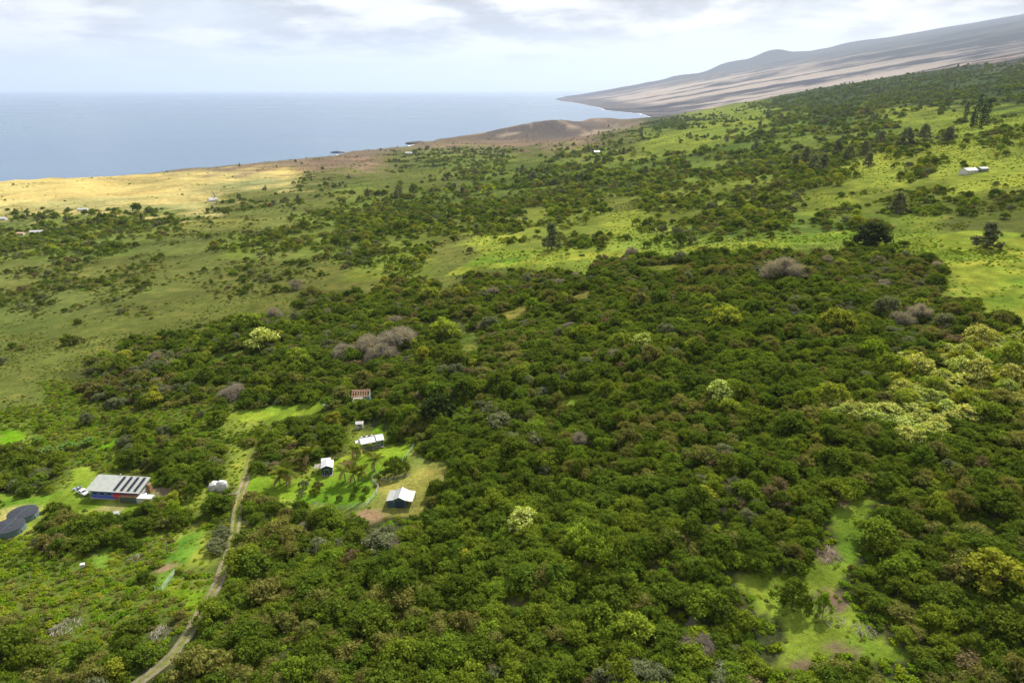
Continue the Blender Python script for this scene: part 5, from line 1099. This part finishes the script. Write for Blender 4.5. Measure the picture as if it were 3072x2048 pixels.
# stones under the big tree
for i in range(14):
    u, v = pb(1500 + i * 20 + (i * 37 % 23), 632 - (i ** 1.6) * .9 + (i * 13 % 9)); x, y, z = hit(u, v); rng = np.random.default_rng(i); Vc, Fc = ico(); V = Vc * rng.uniform(.75, 1.25, (len(Vc), 1)) * np.array([.42, .36, .28]) * rng.uniform(.7, 1.4)
    o = link(bpy.data.objects.new('field_stone', mesh_np('field_stone', V, Fc, MT['stone']))); o.location = (x, y, z + .1); tag(o, 'pale field stone in the ring beneath the big round tree', 'stone', 'stones beneath the big round tree')
# ------------------------------------------------------------------ the dirt track
def build_track():
    P = np.array(TRACK); d = np.r_[0, np.cumsum(np.hypot(*np.diff(P, axis=0).T))]; s = np.arange(0, d[-1], .8); px = np.interp(s, d, P[:, 0]); py = np.interp(s, d, P[:, 1])
    k = np.ones(9) / 9; pad = lambda a: np.convolve(np.r_[np.full(4, a[0]), a, np.full(4, a[-1])], k, 'valid'); px, py = pad(px), pad(py)
    tx, ty = np.gradient(px), np.gradient(py); L = np.hypot(tx, ty); nx, ny = -ty / L, tx / L
    offs = np.array([-1.75, -1.4, -1.1, -.75, -.5, -.2, .2, .5, .75, 1.1, 1.4, 1.75]) * .88; V = []; C_ = []
    rut = np.interp(np.abs(offs), [0, .45, .6, 1.1, 1.3, 1.75], [0, .0, .85, .85, .25, 0])
    for i in range(len(px)):
        for j, o in enumerate(offs):
            x, y = px[i] + nx[i] * o, py[i] + ny[i] * o; V.append((x, y, float(hg(x, y)) + (.10 if abs(o) < 1.7 else .02)))
            t = s[i] / d[-1]; n = float(fbm(np.array(x / 2.5), np.array(y / 2.5), 3, 3)); r = rut[j] * (.55 + .9 * n) * (1.0 if t < .78 else .35); r = min(max(r + (.45 if t < .33 or .6 < t < .72 else 0) * (n - .1), 0), 1)
            dirt = np.array([.30, .25, .16]) if t > .33 else np.array([.23, .19, .14]); C_.append(dirt * r + np.array([.15, .19, .03]) * (1 - r))
    n = len(offs); F = [(i * n + j, i * n + j + 1, (i + 1) * n + j + 1, (i + 1) * n + j) for i in range(len(px) - 1) for j in range(n - 1)]
    me = mesh_np('dirt_track', V, F, bpy.data.materials['ground_soil_and_grass'], True); set_col(me, 'ground', np.array(C_)); tag(link(bpy.data.objects.new('dirt_track', me)), 'two rut dirt track with a grassy middle', 'track', kind='structure')
build_track()
# ------------------------------------------------------------------ rocks and white water off the point
def islet(label, u, v, L, seed):
    x, y = at_z(u, v, 0); rng = np.random.default_rng(seed); bm = bmesh.new(); bmesh.ops.create_icosphere(bm, subdivisions=3, radius=1)
    for q in bm.verts: n = float(fbm(np.array(q.co.x * 2 + seed), np.array(q.co.y * 2 + q.co.z), seed, 3)); q.co *= .6 + .9 * n; q.co.x *= L; q.co.y *= L * .5; q.co.z *= L * .16
    me = bpy.data.meshes.new('rock_islet'); bm.to_mesh(me); bm.free(); me.materials.append(mat_plain('wet_lava_rock', (.05, .042, .04), .7, .3, .3, bump=.6)); o = link(bpy.data.objects.new('rock_islet', me)); o.location = (x, y, .5); tag(o, label, 'rock')
islet('low black rock breaking the surf off the dry field', 1012, 458, 26, 3); islet('long black lava point reaching into the sea', 1262, 432, 60, 5)

def surf():
    V = []; F = []; rng = np.random.default_rng(5); P = np.array(COASTW[3:-4]); d = np.r_[0, np.cumsum(np.hypot(*np.diff(P, axis=0).T))]; s = 0.0
    while s < d[-1]:
        x = np.interp(s, d, P[:, 0]); y = np.interp(s, d, P[:, 1]); x2 = np.interp(s + 5, d, P[:, 0]); y2 = np.interp(s + 5, d, P[:, 1]); tx, ty = x2 - x, y2 - y; L = math.hypot(tx, ty) + 1e-6; tx /= L; ty /= L
        far = 1 + y / 4000; off = rng.uniform(2, 20) + 8; ln = rng.uniform(8, 40) * far; w = rng.uniform(1.5, 5) * far; cx, cy = x - ty * off, y + tx * off; k = 8; o = len(V)
        for i in range(k): a = 2 * math.pi * i / k; q = rng.uniform(.6, 1.2); V.append((cx + tx * ln / 2 * math.cos(a) * q - ty * w * math.sin(a) * q, cy + ty * ln / 2 * math.cos(a) * q + tx * w * math.sin(a) * q, .25))
        F.append(tuple(range(o, o + k))); s += rng.uniform(6, 38) * far
    me = bpy.data.meshes.new('surf'); me.from_pydata(V, [], F); me.update(); me.materials.append(mat_plain('white_foam', (.8, .82, .84), .7, .1)); tag(link(bpy.data.objects.new('surf', me)), 'broken white surf along the rocky shore', 'surf', kind='stuff')
surf()

# ------------------------------------------------------------------ banana plants above the long house
BANANA = mat_leaf('banana_leaf', (.115, .210, .045), .2, .012, .4)
def banana_leaf_mesh(L=2.0):
    V = []; F = []; n = 9
    for i in range(n): t = i / (n - 1); w = .34 * math.sin(math.pi * min(t * .9 + .08, 1)) ** .6; x = L * (t - .2 * t * t); z = L * (.75 * t - .85 * t * t); V += [(x, -w, z - .08), (x, 0, z), (x, w, z - .08)]
    for i in range(n - 1):
        for k in range(2): F.append((i * 3 + k, i * 3 + k + 1, i * 3 + 4 + k, i * 3 + 3 + k))
    return mesh_np('leaf', V, F, BANANA)
BL = banana_leaf_mesh()
for i in range(20):
    rng = random.Random(i); u = 95 + (i * 61 % 190) + rng.uniform(-6, 6); v = 1325 + (i * 29 % 42) + rng.uniform(-4, 4); x, y, z = hit(u, v)
    r = thing('banana_plant', 'broad leaved green banana plant in the patch above the long house', 'banana plant', (x, y, z), rng.uniform(0, 6), 'banana plants above the long house'); h = rng.uniform(1.4, 2.3)
    MB().tube([(0, 0, -.2), (0, 0, h)], [.16, .09], 7).build('stem', MT['olive'], r)
    for k in range(8):
        f = link(bpy.data.objects.new('leaf', BL), r); f.location = (0, 0, h - .05); q = rng.uniform(.8, 1.2); f.scale = (q, q, q); f.rotation_euler = (0, -math.radians(rng.uniform(5, 45)), k * .785 + rng.uniform(-.3, .3))
